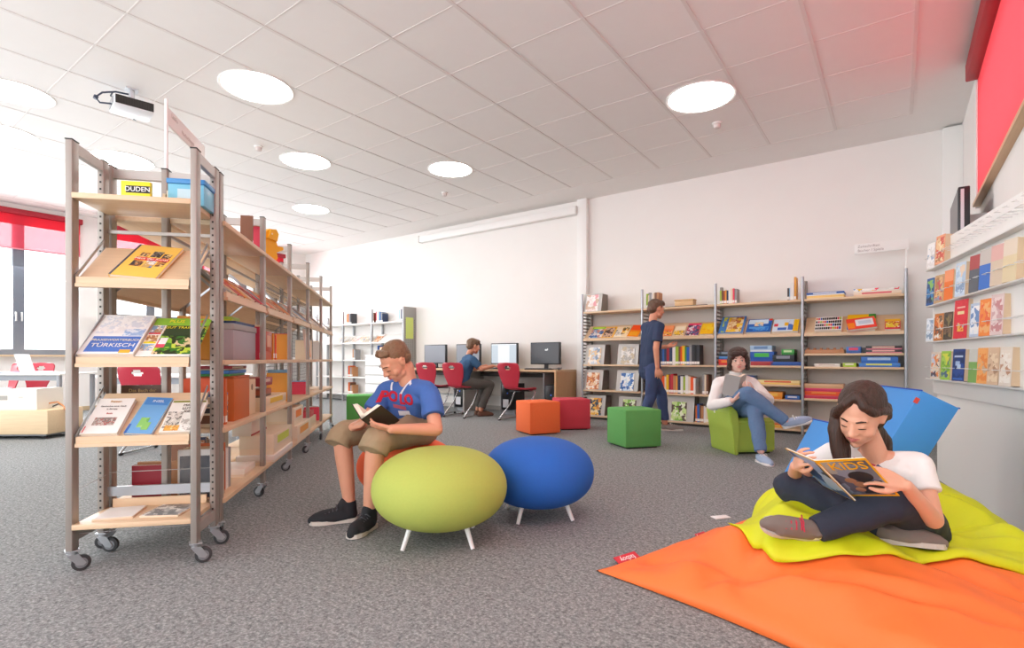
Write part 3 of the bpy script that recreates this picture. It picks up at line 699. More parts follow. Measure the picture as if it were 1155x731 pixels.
# left-hand side of the row, seen through the display shelf
L0 = ROW.sub(-.232, YP[1], 0, -pi/2)      # facing the windows
def standing(fr, x, y, z, w_, h, t_, col, lab, rz, cat='book', txt=None):
    cover_obj('book', w_, h, t_, PAL.get(col, col), (), txt or (), fr.p(x, y, z), rz, 0, 0, lab, cat)
standing(ROW, -.105, .075, .205, .135, .17, .03, 'crimson', 'red hardback standing on the bottom shelf seen through the display shelf', RZ)
standing(ROW, -.075, .115, .205, .18, .18, .02, 'tan', 'tan book behind the red hardback on the bottom shelf', RZ)
standing(ROW, .135, .075, .205, .19, .21, .035, 'navy', 'large dark navy folder standing on the bottom shelf behind the display shelf', RZ)
standing(ROW, .12, .125, .205, .21, .22, .02, 'brown', 'brown book behind the dark navy folder', RZ)
standing(ROW, -.125, .075, .556, .19, .215, .03, '5a3a24', 'dark brown book with gold title standing behind the lowest sloping shelf', RZ, 'book', [('Das Buch der', .022, .5, .88, 'c8a468'), ('Geschichte', .024, .5, .76, 'c8a468')])
for i, (c, th) in enumerate((('charcoal', .035), ('grey', .02), ('beige', .03), ('blue', .018))):
    game_box('flat_book', .20, .17, th, PAL['cream'], PAL[c], ROW.p(.115, .15, .556+[0, .036, .057, .088][i]+.06), RZ, f'{c} book lying in the pile right of the brown book', 'book', 'pile of flat books behind the display shelf')
game_box('flat_book', .20, .17, .06, PAL['cream'], PAL['brown'], ROW.p(.115, .15, .556), RZ, 'thick brown book lowest in the pile right of the brown book', 'book', 'pile of flat books behind the display shelf')
row(L0, .06, .205, B([('grey', 26, 190), ('cream', 24, 210), ('brown', 30, 205), ('navy', 24, 215), ('tan', 26, 200), ('white', 24, 190), ('grey', 26, 200), ('brown', 24, 205)]), 'on the window side bottom shelf of the row', 'books on the window side of the row', .03, .15)
row(L0, .30, .895, B([('charcoal', 26, 210), ('beige', 24, 210), ('orange', 22, 215), ('cream', 24, 200), ('grey', 30, 205)]), 'on the window side chest-high shelf of the row', 'books on the window side of the row', .03, .15)
# ================================================================== bookcase along the back wall
BF = Frame(RM(-3.86, 7.15), TH)
BX = [0, .95, 1.95, 2.95, 3.94]
mtube = M('a9adb2', .3, .5); mback = M('d4cdc5', .7); mside = M('8f8a84', .5, .2)
u = thing('bookcase', 'wide four-bay bookcase with beech shelves and grey back along the back wall', 'bookcase', BF.o, TH)
for x in BX:
    mb = MB(); mb.cyl((x, .0, .0), (x, .0, 1.88), .016, 0, 14); obj('post', mb, mtube, u)
    mb = MB(); mb.b2((x-.014, .27, 0), (x+.014, .32, 1.86)); obj('post', mb, mside, u)
    sd = MB(); k = 0
    for z in [.1+.05*i for i in range(31)]: sd.b2((x-.004, .02, z), (x+.004, .28, z+.02))
    obj('side_mesh', sd, mside, u)
for a, c in zip(BX, BX[1:]): obj('back_panel', MB().b2((a+.016, .325, .03), (c-.016, .335, 1.60)), mback, u)
def bshelf(k, z):
    obj('shelf', MB().b2((BX[k]+.016, -.01, z-.025), (BX[k+1]-.016, .322, z), 0, .002), mwood, u)
for k in range(4):
    for z in (1.61, .06): bshelf(k, z)
    mb = MB(); zl = 1.21; d = .24
    mb.prism([(-.01, zl-.04), (.012, zl-.04), (.012, zl-.022), (d, zl+.18), (d-.010, zl+.193), (.008, zl-.006), (.008, zl), (-.01, zl)], BX[k]+.018, BX[k+1]-.018, 0, 'yz')
    obj('slanted_shelf', mb, mwood, u)
    obj('plinth', MB().b2((BX[k]+.016, .03, 0), (BX[k+1]-.016, .05, .034)), M('3a3836', .6), u)
for k, zs in ((0, (.82, .44)), (1, (.82, .43)), (2, (.82, .59, .41)), (3, (.965, .81, .435))):
    for z in zs: bshelf(k, z)
sg = thing('shelf_sign', 'white sign on a thin pole above the right end of the wall bookcase', 'sign', BF.p(3.94, 0, 1.88), TH)
obj('pole', MB().cyl((0, 0, 0), (0, 0, .31), .008, 0, 12), mtrimw, sg)
obj('sign_board', MB().b2((-.47, -.008, .205), (.02, .008, .315), 0, .002), mtrimw, sg)
lettering('Zeitschriften', .040, M('aaa6a2', .6), sg, (-.44, -.0095, .282), name='lettering', align='LEFT')
lettering('B\u00fccher / Spiele', .040, M('aaa6a2', .6), sg, (-.44, -.0095, .236), name='lettering', align='LEFT')
BL = R(47.5)
def bs(x, z=1.2075): return BF.p(x, .010, z)
# magazine boxes with a sloping flap
mgr = M('c2bfba', .35, .1); mgrd = M('7d766f', .5)
def mag_box(x, z, w_, h, lab, mag, mlab, y=.0):
    t = thing('magazine_box', lab, 'magazine box', BF.p(x, y, z), TH, 'grey magazine boxes of the wall bookcase')
    mb = MB(); mb.prism([(.02, 0), (.25, 0), (.25, h), (.075, h)], -w_/2, -w_/2+.004, 0, 'yz'); mb.prism([(.02, 0), (.25, 0), (.25, h), (.075, h)], w_/2-.004, w_/2, 0, 'yz')
    mb.b2((-w_/2, .246, 0), (w_/2, .25, h)); mb.b2((-w_/2, .02, 0), (w_/2, .25, .004)); mb.b2((-w_/2, .075, h-.004), (w_/2, .25, h))
    obj('case', mb, mgrd, t)
    mb = MB(); mb.prism([(.012, 0), (.018, 0), (.074, h+.004), (.068, h+.006)], -w_/2-.002, w_/2+.002, 0, 'yz'); mb.b2((-w_/2, -.012, .0), (w_/2, .018, .006)); obj('flap', mb, mgr, t)
    a = math.atan2(.056, h)
    cover_obj('magazine', .205, .255, .004, mag, [(.0, .86, 1, 1, 'f2efe9'), (.06, .06, .94, .8, mag)] if isinstance(mag, str) else (), (), t.matrix_basis @ V((0, .0045, .0062)), TH, a, 0, mlab, 'magazine', 'magazines on the grey magazine boxes')
    return t
gmag = 'grey magazine boxes of the wall bookcase'
P = dict(
 pink=pic(['f0dcd8', 'e8a0a8', 'f4f0ec', 'd8b8a0', 'e8d8c8'], 22), city=pic(['c8d4e0', '8aa0b8', 'e8c89a', 'f0ece4', 'a8b8c8'], 24), grey=pic(['d0ccc6', 'b0aca6', 'e8e4de', 'c8b89a'], 26),
 bear=pic(['e8a060', 'f0d0a8', 'c87040', 'f4e8d8', '4a6a9a'], 26), blue=pic(['cfe0f0', '6a9ad0', 'f0f0ec', '3a6ab0', 'e0e8f0'], 24), gold=pic(['f0b838', 'd88a28', '3a4a5a', 'f4e0b0', 'c0c8d0'], 22), lime=pic(['8ac048', 'e8f0d0', '5a4a3a', 'c8e090'], 24),
 cd=pic(['8a8e96', '3a3c44', 'b0b4bc', '55585f'], 20))
mag_box(.15, 1.61, .30, .265, 'grey magazine box on top of the wall bookcase, left end', P['pink'], 'pink covered magazine on the topmost grey magazine box')
mag_box(.19, .82, .31, .29, 'grey magazine box upper left in the first bay', P['city'], 'pale blue magazine on the upper left magazine box')
mag_box(.72, .82, .31, .29, 'grey magazine box upper right in the first bay, beside the walking boy', P['grey'], 'pale grey magazine on the upper right magazine box of the first bay')
mag_box(.16, .44, .31, .29, 'grey magazine box middle left in the first bay', P['bear'], 'orange brown magazine on the middle left magazine box')
mag_box(.71, .44, .33, .29, 'grey magazine box middle right in the first bay', P['blue'], 'white and blue magazine on the middle right magazine box')
mag_box(.20, .06, .31, .29, 'grey magazine box bottom left in the first bay beside the red cube', P['gold'], 'golden yellow magazine on the bottom left magazine box')
mag_box(.74, .06, .33, .29, 'grey magazine box bottom right in the first bay behind the green cube', P['lime'], 'lime green framed magazine on the bottom right magazine box of the first bay')
mag_box(1.46, .06, .40, .33, 'wide grey magazine box at the bottom of the second bay', P['lime'], 'black and lime magazine with a disc at the bottom of the second bay')
# picture books on the sloping shelf
def face(x, w_, h, bgc, parts, lab, t_=.012, roll=0., cat='book', nm='picture_book'):
    return cover_obj(nm, w_, h, t_, bgc, parts, (), bs(x), TH, BL, roll, lab, cat, 'books and games shown on the sloping shelf of the wall bookcase')
face(.20, .215, .25, pic(['7aa6d0', 'e8ddd4', 'c88a7a', '4a6a9a'], 26), [(0, .82, 1, 1, '7ac82a'), (.1, .86, .9, .96, 'c8e048')], 'blue photo book with lime title on the first bay sloping shelf')
face(.405, .19, .24, 'eeb020', [(.06, .05, .88, .92, pic(['4a3a38', 'd8b8a0', '6a4a40', 'c8a890'], 30))], 'dark group photo book with golden border on the first bay sloping shelf')
face(.60, .22, .24, 'f0d8b4', [(.05, .1, .6, .7, pic(['e0d4c4', '9a948c', 'f0e8dc'], 30)), (.5, .3, .95, .9, pic(['f0c030', '3a3230', 'e8a030', 'f4e0b0'], 28))], 'cream comic book on the first bay sloping shelf')
face(.80, .17, .25, 'f08a18', [(0, .55, 1, 1, 'f4511e'), (.1, .1, .8, .4, 'f0a020')], 'bright orange cut-out book beside the first inner post', .02, R(6))
face(1.09, .16, .22, 'f0dcc0', [(.1, .4, .9, .9, pic(['e8c9a4', '8a5a3a', 'f4ecd8'], 30))], 'cream book partly behind the walking boy on the sloping shelf')
face(1.285, .15, .22, 'f08a4a', [(.05, .08, .95, .5, pic(['e0404a', 'f0b040', '8a3a2a', 'f4d0a0'], 30)), (.08, .7, .92, .95, 'f4a070')], 'orange red book on the second bay sloping shelf')
face(1.455, .15, .21, 'f2dcb8', [(.05, .05, .95, .5, pic(['f0c030', 'e8dcc8', '9a7a5a'], 34)), (.1, .6, .9, .9, 'f4e6cc')], 'cream and yellow book on the second bay sloping shelf')
face(1.635, .17, .25, pic(['e8dce0', '4a5a8a', 'c84a6a', '3a3a4a', 'f0c040'], 30), [(0, .85, 1, 1, 'e83a6a')], 'colourful comic with pink title bar on the second bay sloping shelf')
face(1.83, .17, .22, 'f6bc18', [(.1, .3, .9, .9, pic(['f8c828', 'f0a818', 'f4d040'], 30))], 'yellow rounded picture book beside the second inner post', .03)
face(2.13, .30, .34, '4a86cc', [(.10, .06, .24, .95, pic(['f0e030', 'c8d830', '4a86cc'], 20)), (.30, .06, .92, .95, pic(['e0a868', 'b06a40', 'f0d8a8', 'f0c830', '8a4a30'], 22))], 'large blue framed hidden-picture game standing on the third bay sloping shelf', .03, 0, 'game box', 'game_box')
face(2.46, .28, .25, '1f62b8', [(.04, .62, .85, .96, 'cfe4f4'), (.30, .45, .66, .75, pic(['f0d8b0', 'e8a868', '6ab0e0'], 30)), (.86, .86, 1, 1, 'e03a2a'), (.1, .1, .9, .4, pic(['2a78d0', '1a50a0', '5aa0e0'], 18))], 'blue game box with red corner on the third bay sloping shelf', .04, 0, 'game box', 'game_box')
face(2.76, .28, .23, 'd4e4f0', [(.04, .4, .2, .62, 'e8404a'), (.45, .45, .7, .72, 'f0b820'), (.6, .1, .9, .9, pic(['3a6ac0', 'd0dcf0', '4a78c8'], 18)), (.8, .0, 1, .95, 'f7c01c'), (.2, .1, .55, .3, '3a6ac0')], 'white game box with yellow edge on the third bay sloping shelf', .04, 0, 'game box', 'game_box')
tri = MB()
face(3.21, .27, .24, 'f0eeea', [(0.08*i+.02, .06+.24*j, .08*i+.06+.02, .06+.24*j+.14, ['1c1c1e', '1c1c1e', 'e0405a', '1c1c1e', 'a8c838', '2f2f33', '1c1c1e', '2a6ac0', '1c1c1e', 'f08a30', '1c1c1e', 'e0405a'][(i*5+j*3) % 12]) for i in range(12) for j in range(4)], 'black and white patterned game box on the fourth bay sloping shelf', .04, 0, 'game box', 'game_box')
face(3.53, .27, .27, 'f2c01a', [(0, 0, .3, .45, '3a86d0'), (.75, .7, 1, 1, '3f9a3a'), (.3, 0, 1, .4, 'e04a5a')], 'yellow game box with coloured corners behind the red one', .035, 0, 'game box', 'game_box')
cover_obj('game_box', .27, .19, .03, 'f04a3a', [(.0, .1, .25, .6, 'f58a20'), (.3, .25, .92, .85, 'e6ebf2'), (.4, .4, .85, .7, 'c8d4e4')], (), BF.p(3.55, -.028, 1.222), TH, BL, R(-10), 'red and orange game box leaning tilted on the fourth bay sloping shelf', 'game box', 'books and games shown on the sloping shelf of the wall bookcase')
face(3.82, .14, .17, 'd8384a', [(.05, .15, .95, .75, pic(['f0d040', 'f4ecd0', 'd04a3a'], 36)), (.0, .78, 1, 1, 'f0b82a')], 'small red and yellow card game at the right end of the sloping shelf', .03, 0, 'game box', 'game_box')
# top shelf
g = 'books on top of the wall bookcase'
row(BF, .99, 1.61, B([('lime', 22, 210), ('cream', 20, 190), ('grey', 26, 205), ('white', 24, 200), ('cream', 22, 215), ('brown', 30, 220), ('tan', 26, 220)]), 'on the top shelf above the walking boy', g, .05)
t = thing('wooden_box', 'small wooden box lying on top of the second bay', 'box', BF.p(1.52, .12, 1.61+.012), TH)
obj('box_body', MB().b2((-.125, -.07, 0), (.125, .07, .07), 0, .006), wood_mat('e2bd8c', 0, 'box_wood'), t); obj('lid', MB().b2((-.13, -.075, .07), (.13, .075, .088), 0, .004), wood_mat('e0b884', 0, 'lid_wood'), t)
o = obj('tablet', MB().b2((-.28, -.09, 0), (.28, .09, .012), 0, .003), M('4a4440', .4), None, BF.p(1.55, .12, 1.61), TH); tag(o, 'flat dark board beneath the small wooden box', 'board')
row(BF, 1.99, 1.61, B([('lime', 22, 180), ('brown', 24, 175), ('terracotta', 20, 175), ('amber', 14, 180), ('navy', 22, 175), ('white', 26, 190), ('cream', 24, 195), ('rose', 20, 195), ('grey', 26, 190)]), 'on the top shelf left in the third bay', g, .05)
o = obj('paper_stack', MB().b2((-.16, -.1, 0), (.16, .1, .012), 0, .002), M('cbb79c', .7), None, BF.p(2.53, .14, 1.61), TH); tag(o, 'flat stack of tan sheets on the top shelf of the third bay', 'paper')
row(BF, 2.78, 1.61, B([('charcoal', 20, 150), ('sky', 8, 150), ('white', 40, 210), ('amber', 22, 280)]), 'on the top shelf right in the third bay', g, .05)
game_box('game_box', .38, .26, .035, 'f0d8a0', 'f0c878', BF.p(3.18, .14, 1.61), TH, 'cream and yellow game box on top of the fourth bay', 'game box')
game_box('game_box', .38, .26, .035, 'eef0f2', '2a62b0', BF.p(3.18, .14, 1.646), TH, 'blue game box stacked on the cream one on the top shelf', 'game box', None, 'd8e0ec')
game_box('game_box', .44, .26, .042, 'eac8a8', 'ecd8c0', BF.p(3.68, .14, 1.61), TH, 'beige game box with red lettering band on top of the fourth bay', 'game box', None, 'd85a68')
game_box('game_box', .42, .25, .038, 'f0e8dc', pic(['e84a5a', 'f0c030', '3a8ad0', 'f4f0ea', 'e8e4dc', 'f08a30'], 18), BF.p(3.67, .14, 1.653), TH, 'colourful patterned game box topmost at the right end of the top shelf', 'game box')
# book rows
g = 'books in the second bay of the wall bookcase'
row(BF, 1.19, .82, B([('navy', 34, 250), ('blue', 26, 235), ('navy', 30, 240), ('crimson', 38, 255), ('navy', 42, 245), ('white', 22, 250), ('white', 20, 245), ('lime', 40, 250), ('brown', 22, 240), ('orange', 24, 250), ('yellow', 36, 260), ('green', 24, 245), ('blue', 36, 240), ('grey', 30, 260), ('charcoal', 34, 270), ('black', 30, 265), ('charcoal', 36, 268)]), 'on the middle shelf right of the walking boy', g, .04, .17)
row(BF, 1.15, .43, B([('brown', 34, 240), ('tan', 28, 230), ('orange', 42, 235), ('cream', 22, 230), ('yellow', 34, 255), ('crimson', 26, 250), ('red', 34, 265), ('tan', 36, 240), ('amber', 22, 240), ('navy', 40, 245), ('white', 34, 235), ('lime', 26, 230), ('white', 38, 250), ('cream', 30, 235), ('orange', 38, 225), ('white', 26, 215)]), 'on the second bay shelf above the bottom one', g, .04, .17)
row(BF, 1.77, .43, B([('grey', 26, 270), ('cream', 22, 265), ('brown', 24, 262)]), 'at the right end second from the bottom in the second bay', g, .04, .17)
row(BF, 1.68, .06, B([('terracotta', 22, 215), ('blue', 30, 240), ('brown', 20, 225), ('tan', 30, 215), ('white', 26, 215), ('cream', 24, 205), ('beige', 30, 210)]), 'on the bottom shelf beside the wide magazine box', g, .04, .17)
# games, third bay
def gb(x, z, w_, h, s_, l_, lab, band=None, face=None, d=.24, y=.135): return game_box('game_box', w_, d, h, s_, l_, BF.p(x, y, z), TH, lab, 'game box', 'board games of the wall bookcase', band, face)
gb(2.08, .82, .20, .075, 'd8303a', 'f04a3a', 'red game box lowest left of the girl in the white jumper', 'f08a3a')
gb(2.08, .896, .19, .04, '3a6ab0', '5a92d0', 'light blue game box on the red one behind the white jumper girl')
gb(2.07, .937, .16, .06, '2f3238', '4a5058', 'charcoal game box topmost left behind the white jumper girl', '8a98a8')
gb(2.50, .82, .26, .05, 'a83238', 'b03a40', 'dark red game box lowest in the pile right of the white jumper girl')
gb(2.50, .871, .27, .12, '1a50a8', '1f5ab4', 'blue game box with green lettering band in the pile right of the girl', '4ac04a')
gb(2.49, .992, .25, .075, 'dfe8f0', 'a8c8e4', 'white game box topmost in the pile right of the girl', '6a90c0')
gb(2.77, .82, .34, .045, '1f4a98', '2a5aac', 'flat blue game box at the right end of the third bay')
gb(2.74, .866, .24, .085, '20242a', '2c3038', 'black game box on the flat blue one', '8a92a0')
gb(2.79, .952, .14, .065, '2f8a3a', '45a84a', 'small green game box topmost at the right of the third bay', 'bce0a8')
gb(2.32, .59, .17, .10, '1f4a90', '2a5aa0', 'blue game box behind the elbow of the white jumper girl', '8ac0a0')
gb(2.68, .59, .48, .05, 'f0d070', 'f4e0a0', 'long yellow and white game box with coloured spots in the third bay', 'e0704a')
gb(2.60, .41, .26, .085, 'e08a2a', 'f0a038', 'orange game box second from the bottom in the third bay', 'f0c050')
gb(2.84, .41, .16, .05, '2a5aa8', '3a72c0', 'small blue game box right of the orange one in the third bay', 'd8e0ea')
gb(2.60, .06, .36, .035, 'f0b838', 'f08a38', 'flat orange and yellow game on the bottom shelf of the third bay', 'f0d870')
# games, fourth bay
t = thing('wooden_tray', 'wooden game tray with pegs on a fourth bay shelf', 'tray', BF.p(3.17, .12, .965), TH)
obj('tray', MB().b2((-.20, -.1, 0), (.20, .1, .045), 0, .004), wood_mat('c08a62', 0, 'tray_wood'), t)
for i in range(6): obj('peg', MB().cyl((-.17+.068*i, -.05, .045), (-.17+.068*i, -.05, .065), .016, 0, 12), M('b87c54', .5), t)
gb(3.46, .965, .14, .075, '3a62a8', '4a78c0', 'small blue game box with pink heart spot beside the wooden tray', 'e8506a')
gb(3.56, .965, .04, .065, '2a2c30', '34363c', 'narrow black box between blue box and pink flat games')
gb(3.74, .965, .33, .04, 'e08a9a', '4a4648', 'flat pink and charcoal game box lowest at the right end', 'f0b8b0')
gb(3.74, 1.006, .33, .04, 'e88a9a', '3e3a3c', 'flat pink and charcoal game box upper one at the right end', 'e8c0b0')
gb(3.20, .81, .26, .035, 'e8e2d8', 'efeae2', 'flat white game box in the fourth bay below the wooden tray', 'd8ccc0')
gb(3.42, .81, .13, .045, 'a8cc3a', 'b4d848', 'lime game box in two halves in the fourth bay', 'f0f0d8')
gb(3.70, .81, .38, .045, '3a76c8', '4a88d4', 'flat blue game box lowest behind the blue foam block', 'd8e060')
gb(3.70, .856, .34, .07, '2f6abf', '3a78cc', 'blue game box upper one behind the blue foam block', 'a8c8e8')
gb(3.17, .435, .42, .035, 'd03a5a', 'c83a58', 'crimson game box lowest in the red pile of the fourth bay')
gb(3.17, .471, .40, .05, 'f0502a', 'f05a2a', 'orange red game box second in the red pile of the fourth bay', 'f08a3a')
gb(3.16, .522, .38, .035, 'd83a5e', 'e0406a', 'pink red game box third in the red pile of the fourth bay')
gb(3.16, .558, .40, .05, 'd8a878', 'e0b48a', 'light wooden game box topmost on the red pile of the fourth bay')
gb(3.47, .435, .12, .04, '3a7ac0', '4a8ad0', 'small blue game box right of the red pile')
gb(3.47, .476, .12, .04, '24262a', '303236', 'small black game box right of the red pile')
# ================================================================== white shelving by the computers
WF = Frame(RM(-7.83, 7.17), TH)
WX = [0, -.94, -1.89, -2.84]
mwsh = M('eceae6', .5)
u = thing('white_bookcase', 'white metal bookcase with grey perforated end panel beside the computer desk', 'bookcase', WF.o, TH)
for i, x in enumerate(WX):
    obj('post', MB().b2((x-.015, 0, 0), (x+.015, .04, 1.92)), M('a8aaac', .4, .3), u); obj('post', MB().b2((x-.015, .28, 0), (x+.015, .32, 1.85)), M('a8aaac', .4, .3), u)
for a, c in zip(WX, WX[1:]):
    for z in (1.65, .88, .52, .16):
        if c == -.94 and z in (.88, .52, .16): continue
        obj('shelf', MB().b2((c+.016, .0, z-.025), (a-.016, .32, z), 0, .002), mwsh, u)
    mb = MB(); zl = 1.25; mb.prism([(0, zl-.03), (.01, zl-.03), (.25, zl+.15), (.24, zl+.16), (.008, zl), (0, zl)], c+.018, a-.018, 0, 'yz'); obj('slanted_shelf', mb, mwsh, u)
mb = MB(); mb.b2((.016, 0, .02), (.034, .33, 1.93), 0, .003)
for i in range(40):
    for j in range(7): mb.b2((.0341, .03+.04*j, .3+.035*i), (.0347, .048+.04*j, .316+.035*i), 1)
obj('end_panel', mb, [M('a3a29e', .5, .2), M('6c6b68', .6)], u)
o = obj('notice', MB().b2((.0348, .05, 1.30), (.037, .25, 1.72)), M('cfe07a', .6), None, WF.o, TH); tag(o, 'light green notice sheet on the grey end panel of the white bookcase', 'notice')
g = 'books of the white bookcase'
row(WF, -1.86, 1.65, B([('orange', 26, 220), ('amber', 30, 235), ('rose', 22, 225), ('grey', 40, 230), ('charcoal', 30, 235)]), 'on top of the white bookcase in its middle bay', g)
row(WF, -1.00, 1.65, B([('charcoal', 22, 205), ('brown', 20, 210)]), 'on top of the white bookcase left of the post', g)
row(WF, -.90, 1.65, B([('rose', 26, 230), ('white', 34, 235), ('cream', 30, 225), ('sky', 26, 220), ('blue', 22, 215), ('grey', 40, 205), ('navy', 22, 180)]), 'on top of the white bookcase in its right bay', g)
row(WF, -.20, 1.65, B([('sky', 26, 225), ('white', 26, 230), ('navy', 30, 240), ('crimson', 22, 250), ('orange', 24, 270)]), 'on top of the white bookcase beside the grey end panel', g)
row(WF, -1.70, .88, B([('white', 40, 200), ('tan', 40, 230), ('grey', 44, 225)]), 'on the waist-high shelf of the white bookcase', g)
row(WF, -.86, .98, B([('blue', 22, 200)]), 'on the white drawer cabinet', g)
row(WF, -1.82, .52, B([('navy', 22, 230), ('orange', 30, 235), ('terracotta', 26, 225), ('grey', 40, 200), ('tan', 30, 205)]), 'on the low shelf of the white bookcase', g)
row(WF, -1.82, .16, B([('terracotta', 30, 235), ('orange', 24, 225), ('brown', 26, 230), ('grey', 40, 170), ('tan', 34, 180)]), 'on the bottom shelf of the white bookcase', g)
for i, (x, m) in enumerate(((-1.76, P['grey']), (-1.52, P['pink']), (-1.30, P['city']), (-1.08, P['grey']), (-.83, P['bear']), (-2.1, P['city']))):
    cover_obj('magazine', .20, .25, .005, m, [(0, .8, 1, 1, 'f0eeea')], (), WF.p(x, .011, 1.247), TH, R(52), 0, f'{ORD[i]} pale magazine on the sloping shelf of the white bookcase', 'magazine', 'magazines of the white bookcase')
cover_obj('picture_book', .19, .16, .02, 'e8b884', [(.1, .1, .9, .9, P['bear'])], (), WF.p(-.60, .0, .985), TH, R(8), 0, 'tan picture standing on the white drawer cabinet', 'picture')
t = thing('drawer_cabinet', 'white cabinet with shallow drawers in front of the white bookcase', 'cabinet', WF.p(-.47, -.02, 0), TH)
obj('body', MB().b2((-.42, -.16, 0), (.42, .30, .96), 0, .004), mwsh, t); obj('top', MB().b2((-.43, -.17, .96), (.43, .30, .98), 0, .004), mtrimw, t)
for k in range(5):
    z0 = .06+.178*k; dr = obj('drawer', MB().b2((-.405, -.178, z0), (.405, -.16, z0+.165), 0, .003), mtrimw, t)
    obj('drawer_pull', MB().b2((-.405, -.182, z0+.158), (.405, -.176, z0+.166)), M('8a8886', .5), dr)
# ================================================================== computer desk
DF = Frame(RM(-4.15, 6.86), TH)          # right front corner of the desk
dw = wood_mat('dcbf98', 0, 'desk_wood'); dpan = wood_mat('d2ab80', 2, 'desk_panel_wood')
t = thing('desk', 'long beech computer desk with wooden end panel along the back wall', 'desk', DF.o, TH)
obj('desk_top', MB().b2((-3.62, 0, .70), (0, .63, .733), 0, .002), dw, t)
obj('end_panel', MB().b2((-.03, .0, 0), (0, .62, .70)), dpan, t)
for x in (-1.85, -3.59): obj('end_panel', MB().b2((x-.02, .02, 0), (x+.01, .60, .70)), M('a9a49e', .5), t)
obj('modesty_panel', MB().b2((-3.58, .56, .25), (-.03, .58, .70)), M('c9c2ba', .6), t)
obj('cable_tray', MB().b2((-3.58, .46, .60), (-.03, .55, .66)), M('5a5856', .5), t)
mblk = M('24262a', .4); mscr = M('3a3d42', .25); mscrg = M('7d828c', .3)
def screen_mat(kind):
    m = bpy.data.materials.new('screen_'+kind); m.use_nodes = True
    b = m.node_tree.nodes['Principled BSDF']; b.inputs['Roughness'].default_value = .25
    c = {'white': 'f4f6f8', 'pane': 'c9d4de', 'logo': 'e8e8e8'}[kind]
    b.inputs['Base Color'].default_value = lin('202020'); b.inputs['Emission Color'].default_value = lin(c); b.inputs['Emission Strength'].default_value = .52
    return m
sw, sp_, slg = screen_mat('white'), screen_mat('pane'), screen_mat('logo')
MONX = [-.42, -1.24, -2.04, -2.85]
for i, x in enumerate(MONX):
    lab = ['black monitor with dark screen and small light mark at the right end of the desk', 'lit monitor showing a white document, in front of the seated boy', 'monitor partly hidden behind the boy at the computer', 'grey screened monitor farthest left on the computer desk'][i]
    t = thing('monitor', lab, 'monitor', DF.p(x, .36, .733), TH, 'monitors on the computer desk')
    obj('stand', MB().b2((-.12, -.10, 0), (.12, .08, .014), 0, .004).b2((-.03, .02, .012), (.03, .05, .16)), mblk, t)
    obj('housing', MB().b2((-.275, -.012, .08), (.275, .04, .435), 0, .006), mblk, t)
    mb = MB(); mb.b2((-.260, -.0135, .098), (.260, -.012, .42), 0)
    sm = [mscr, sw, mscrg, mscrg]
    if i == 1: mb.b2((-.12, -.0142, .105), (.12, -.0135, .40), 1); mb.b2((-.26, -.0142, .405), (.26, -.0135, .42), 1)
    if i == 0: mb.b2((.005, -.0142, .30), (.045, -.0135, .325), 1); mb.b2((.047, -.0142, .305), (.062, -.0135, .335), 1)
    obj('screen', mb, [M('4c4f54', .25) if i == 0 else sp_ if i == 1 else mscrg, slg if i == 0 else sw], t)
    t = thing('keyboard', ['black keyboard in front of the right-end monitor', 'black keyboard in front of the lit monitor', 'black keyboard in front of the half hidden monitor', 'black keyboard in front of the farthest left monitor'][i], 'keyboard', DF.p(x+.02, .13, .733), TH, 'keyboards on the computer desk')
    obj('keyboard_body', MB().b2((-.22, -.07, 0), (.22, .07, .018), 0, .004), mblk, t)
    kb = MB()
    for r_ in range(5):
        for c_ in range(15): kb.b2((-.205+.0275*c_, -.06+.024*r_, .018), (-.182+.0275*c_, -.04+.024*r_, .023))
    obj('keys', kb, M('3a3c40', .5), t)
for i, x in enumerate((-.13, -.95, -1.97)):
    t = thing('computer_tower', ['black computer tower under the right end of the desk', 'black computer tower under the desk below the lit monitor', 'black computer tower under the desk behind the boy on the red chair'][i], 'computer', DF.p(x, .22, .08), TH, 'computer towers under the desk')
    obj('case', MB().b2((-.09, -.19, .0), (.09, .2, .42), 0, .005), mblk, t)
    obj('front_bezel', MB().b2((-.085, -.2, .005), (.085, -.19, .415), 0, .004), M('17181b', .3), t)
    obj('label_sheet', MB().b2((-.06, -.2015, .04), (.05, -.2, .17)), M('d8dade', .5), t)
    obj('power_light', MB().cyl((.03, -.203, .27), (.03, -.2, .27), .012), M('3a7af0', .3), t)
    obj('hanger', MB().b2((-.1, -.1, -.08), (.1, .15, 0)).b2((-.106, -.205, -.02), (-.096, .15, .60)), M('a8aaae', .4, .4), t)
mb = MB(); mb.tube([(-.02, .12, .01), (.02, .05, .02), (.10, .06, .03), (.06, .12, .012), (-.03, .04, .016), (.05, -.02, .012)], .006, 0, 6); mb.ball((.09, .0, .018), (.03, .045, .018))
o = obj('computer_mouse', mb, M('6a6c70', .4), None, DF.p(-.12, .14, .734), TH); tag(o, 'dark computer mouse with curled cable at the right end of the desk', 'mouse')

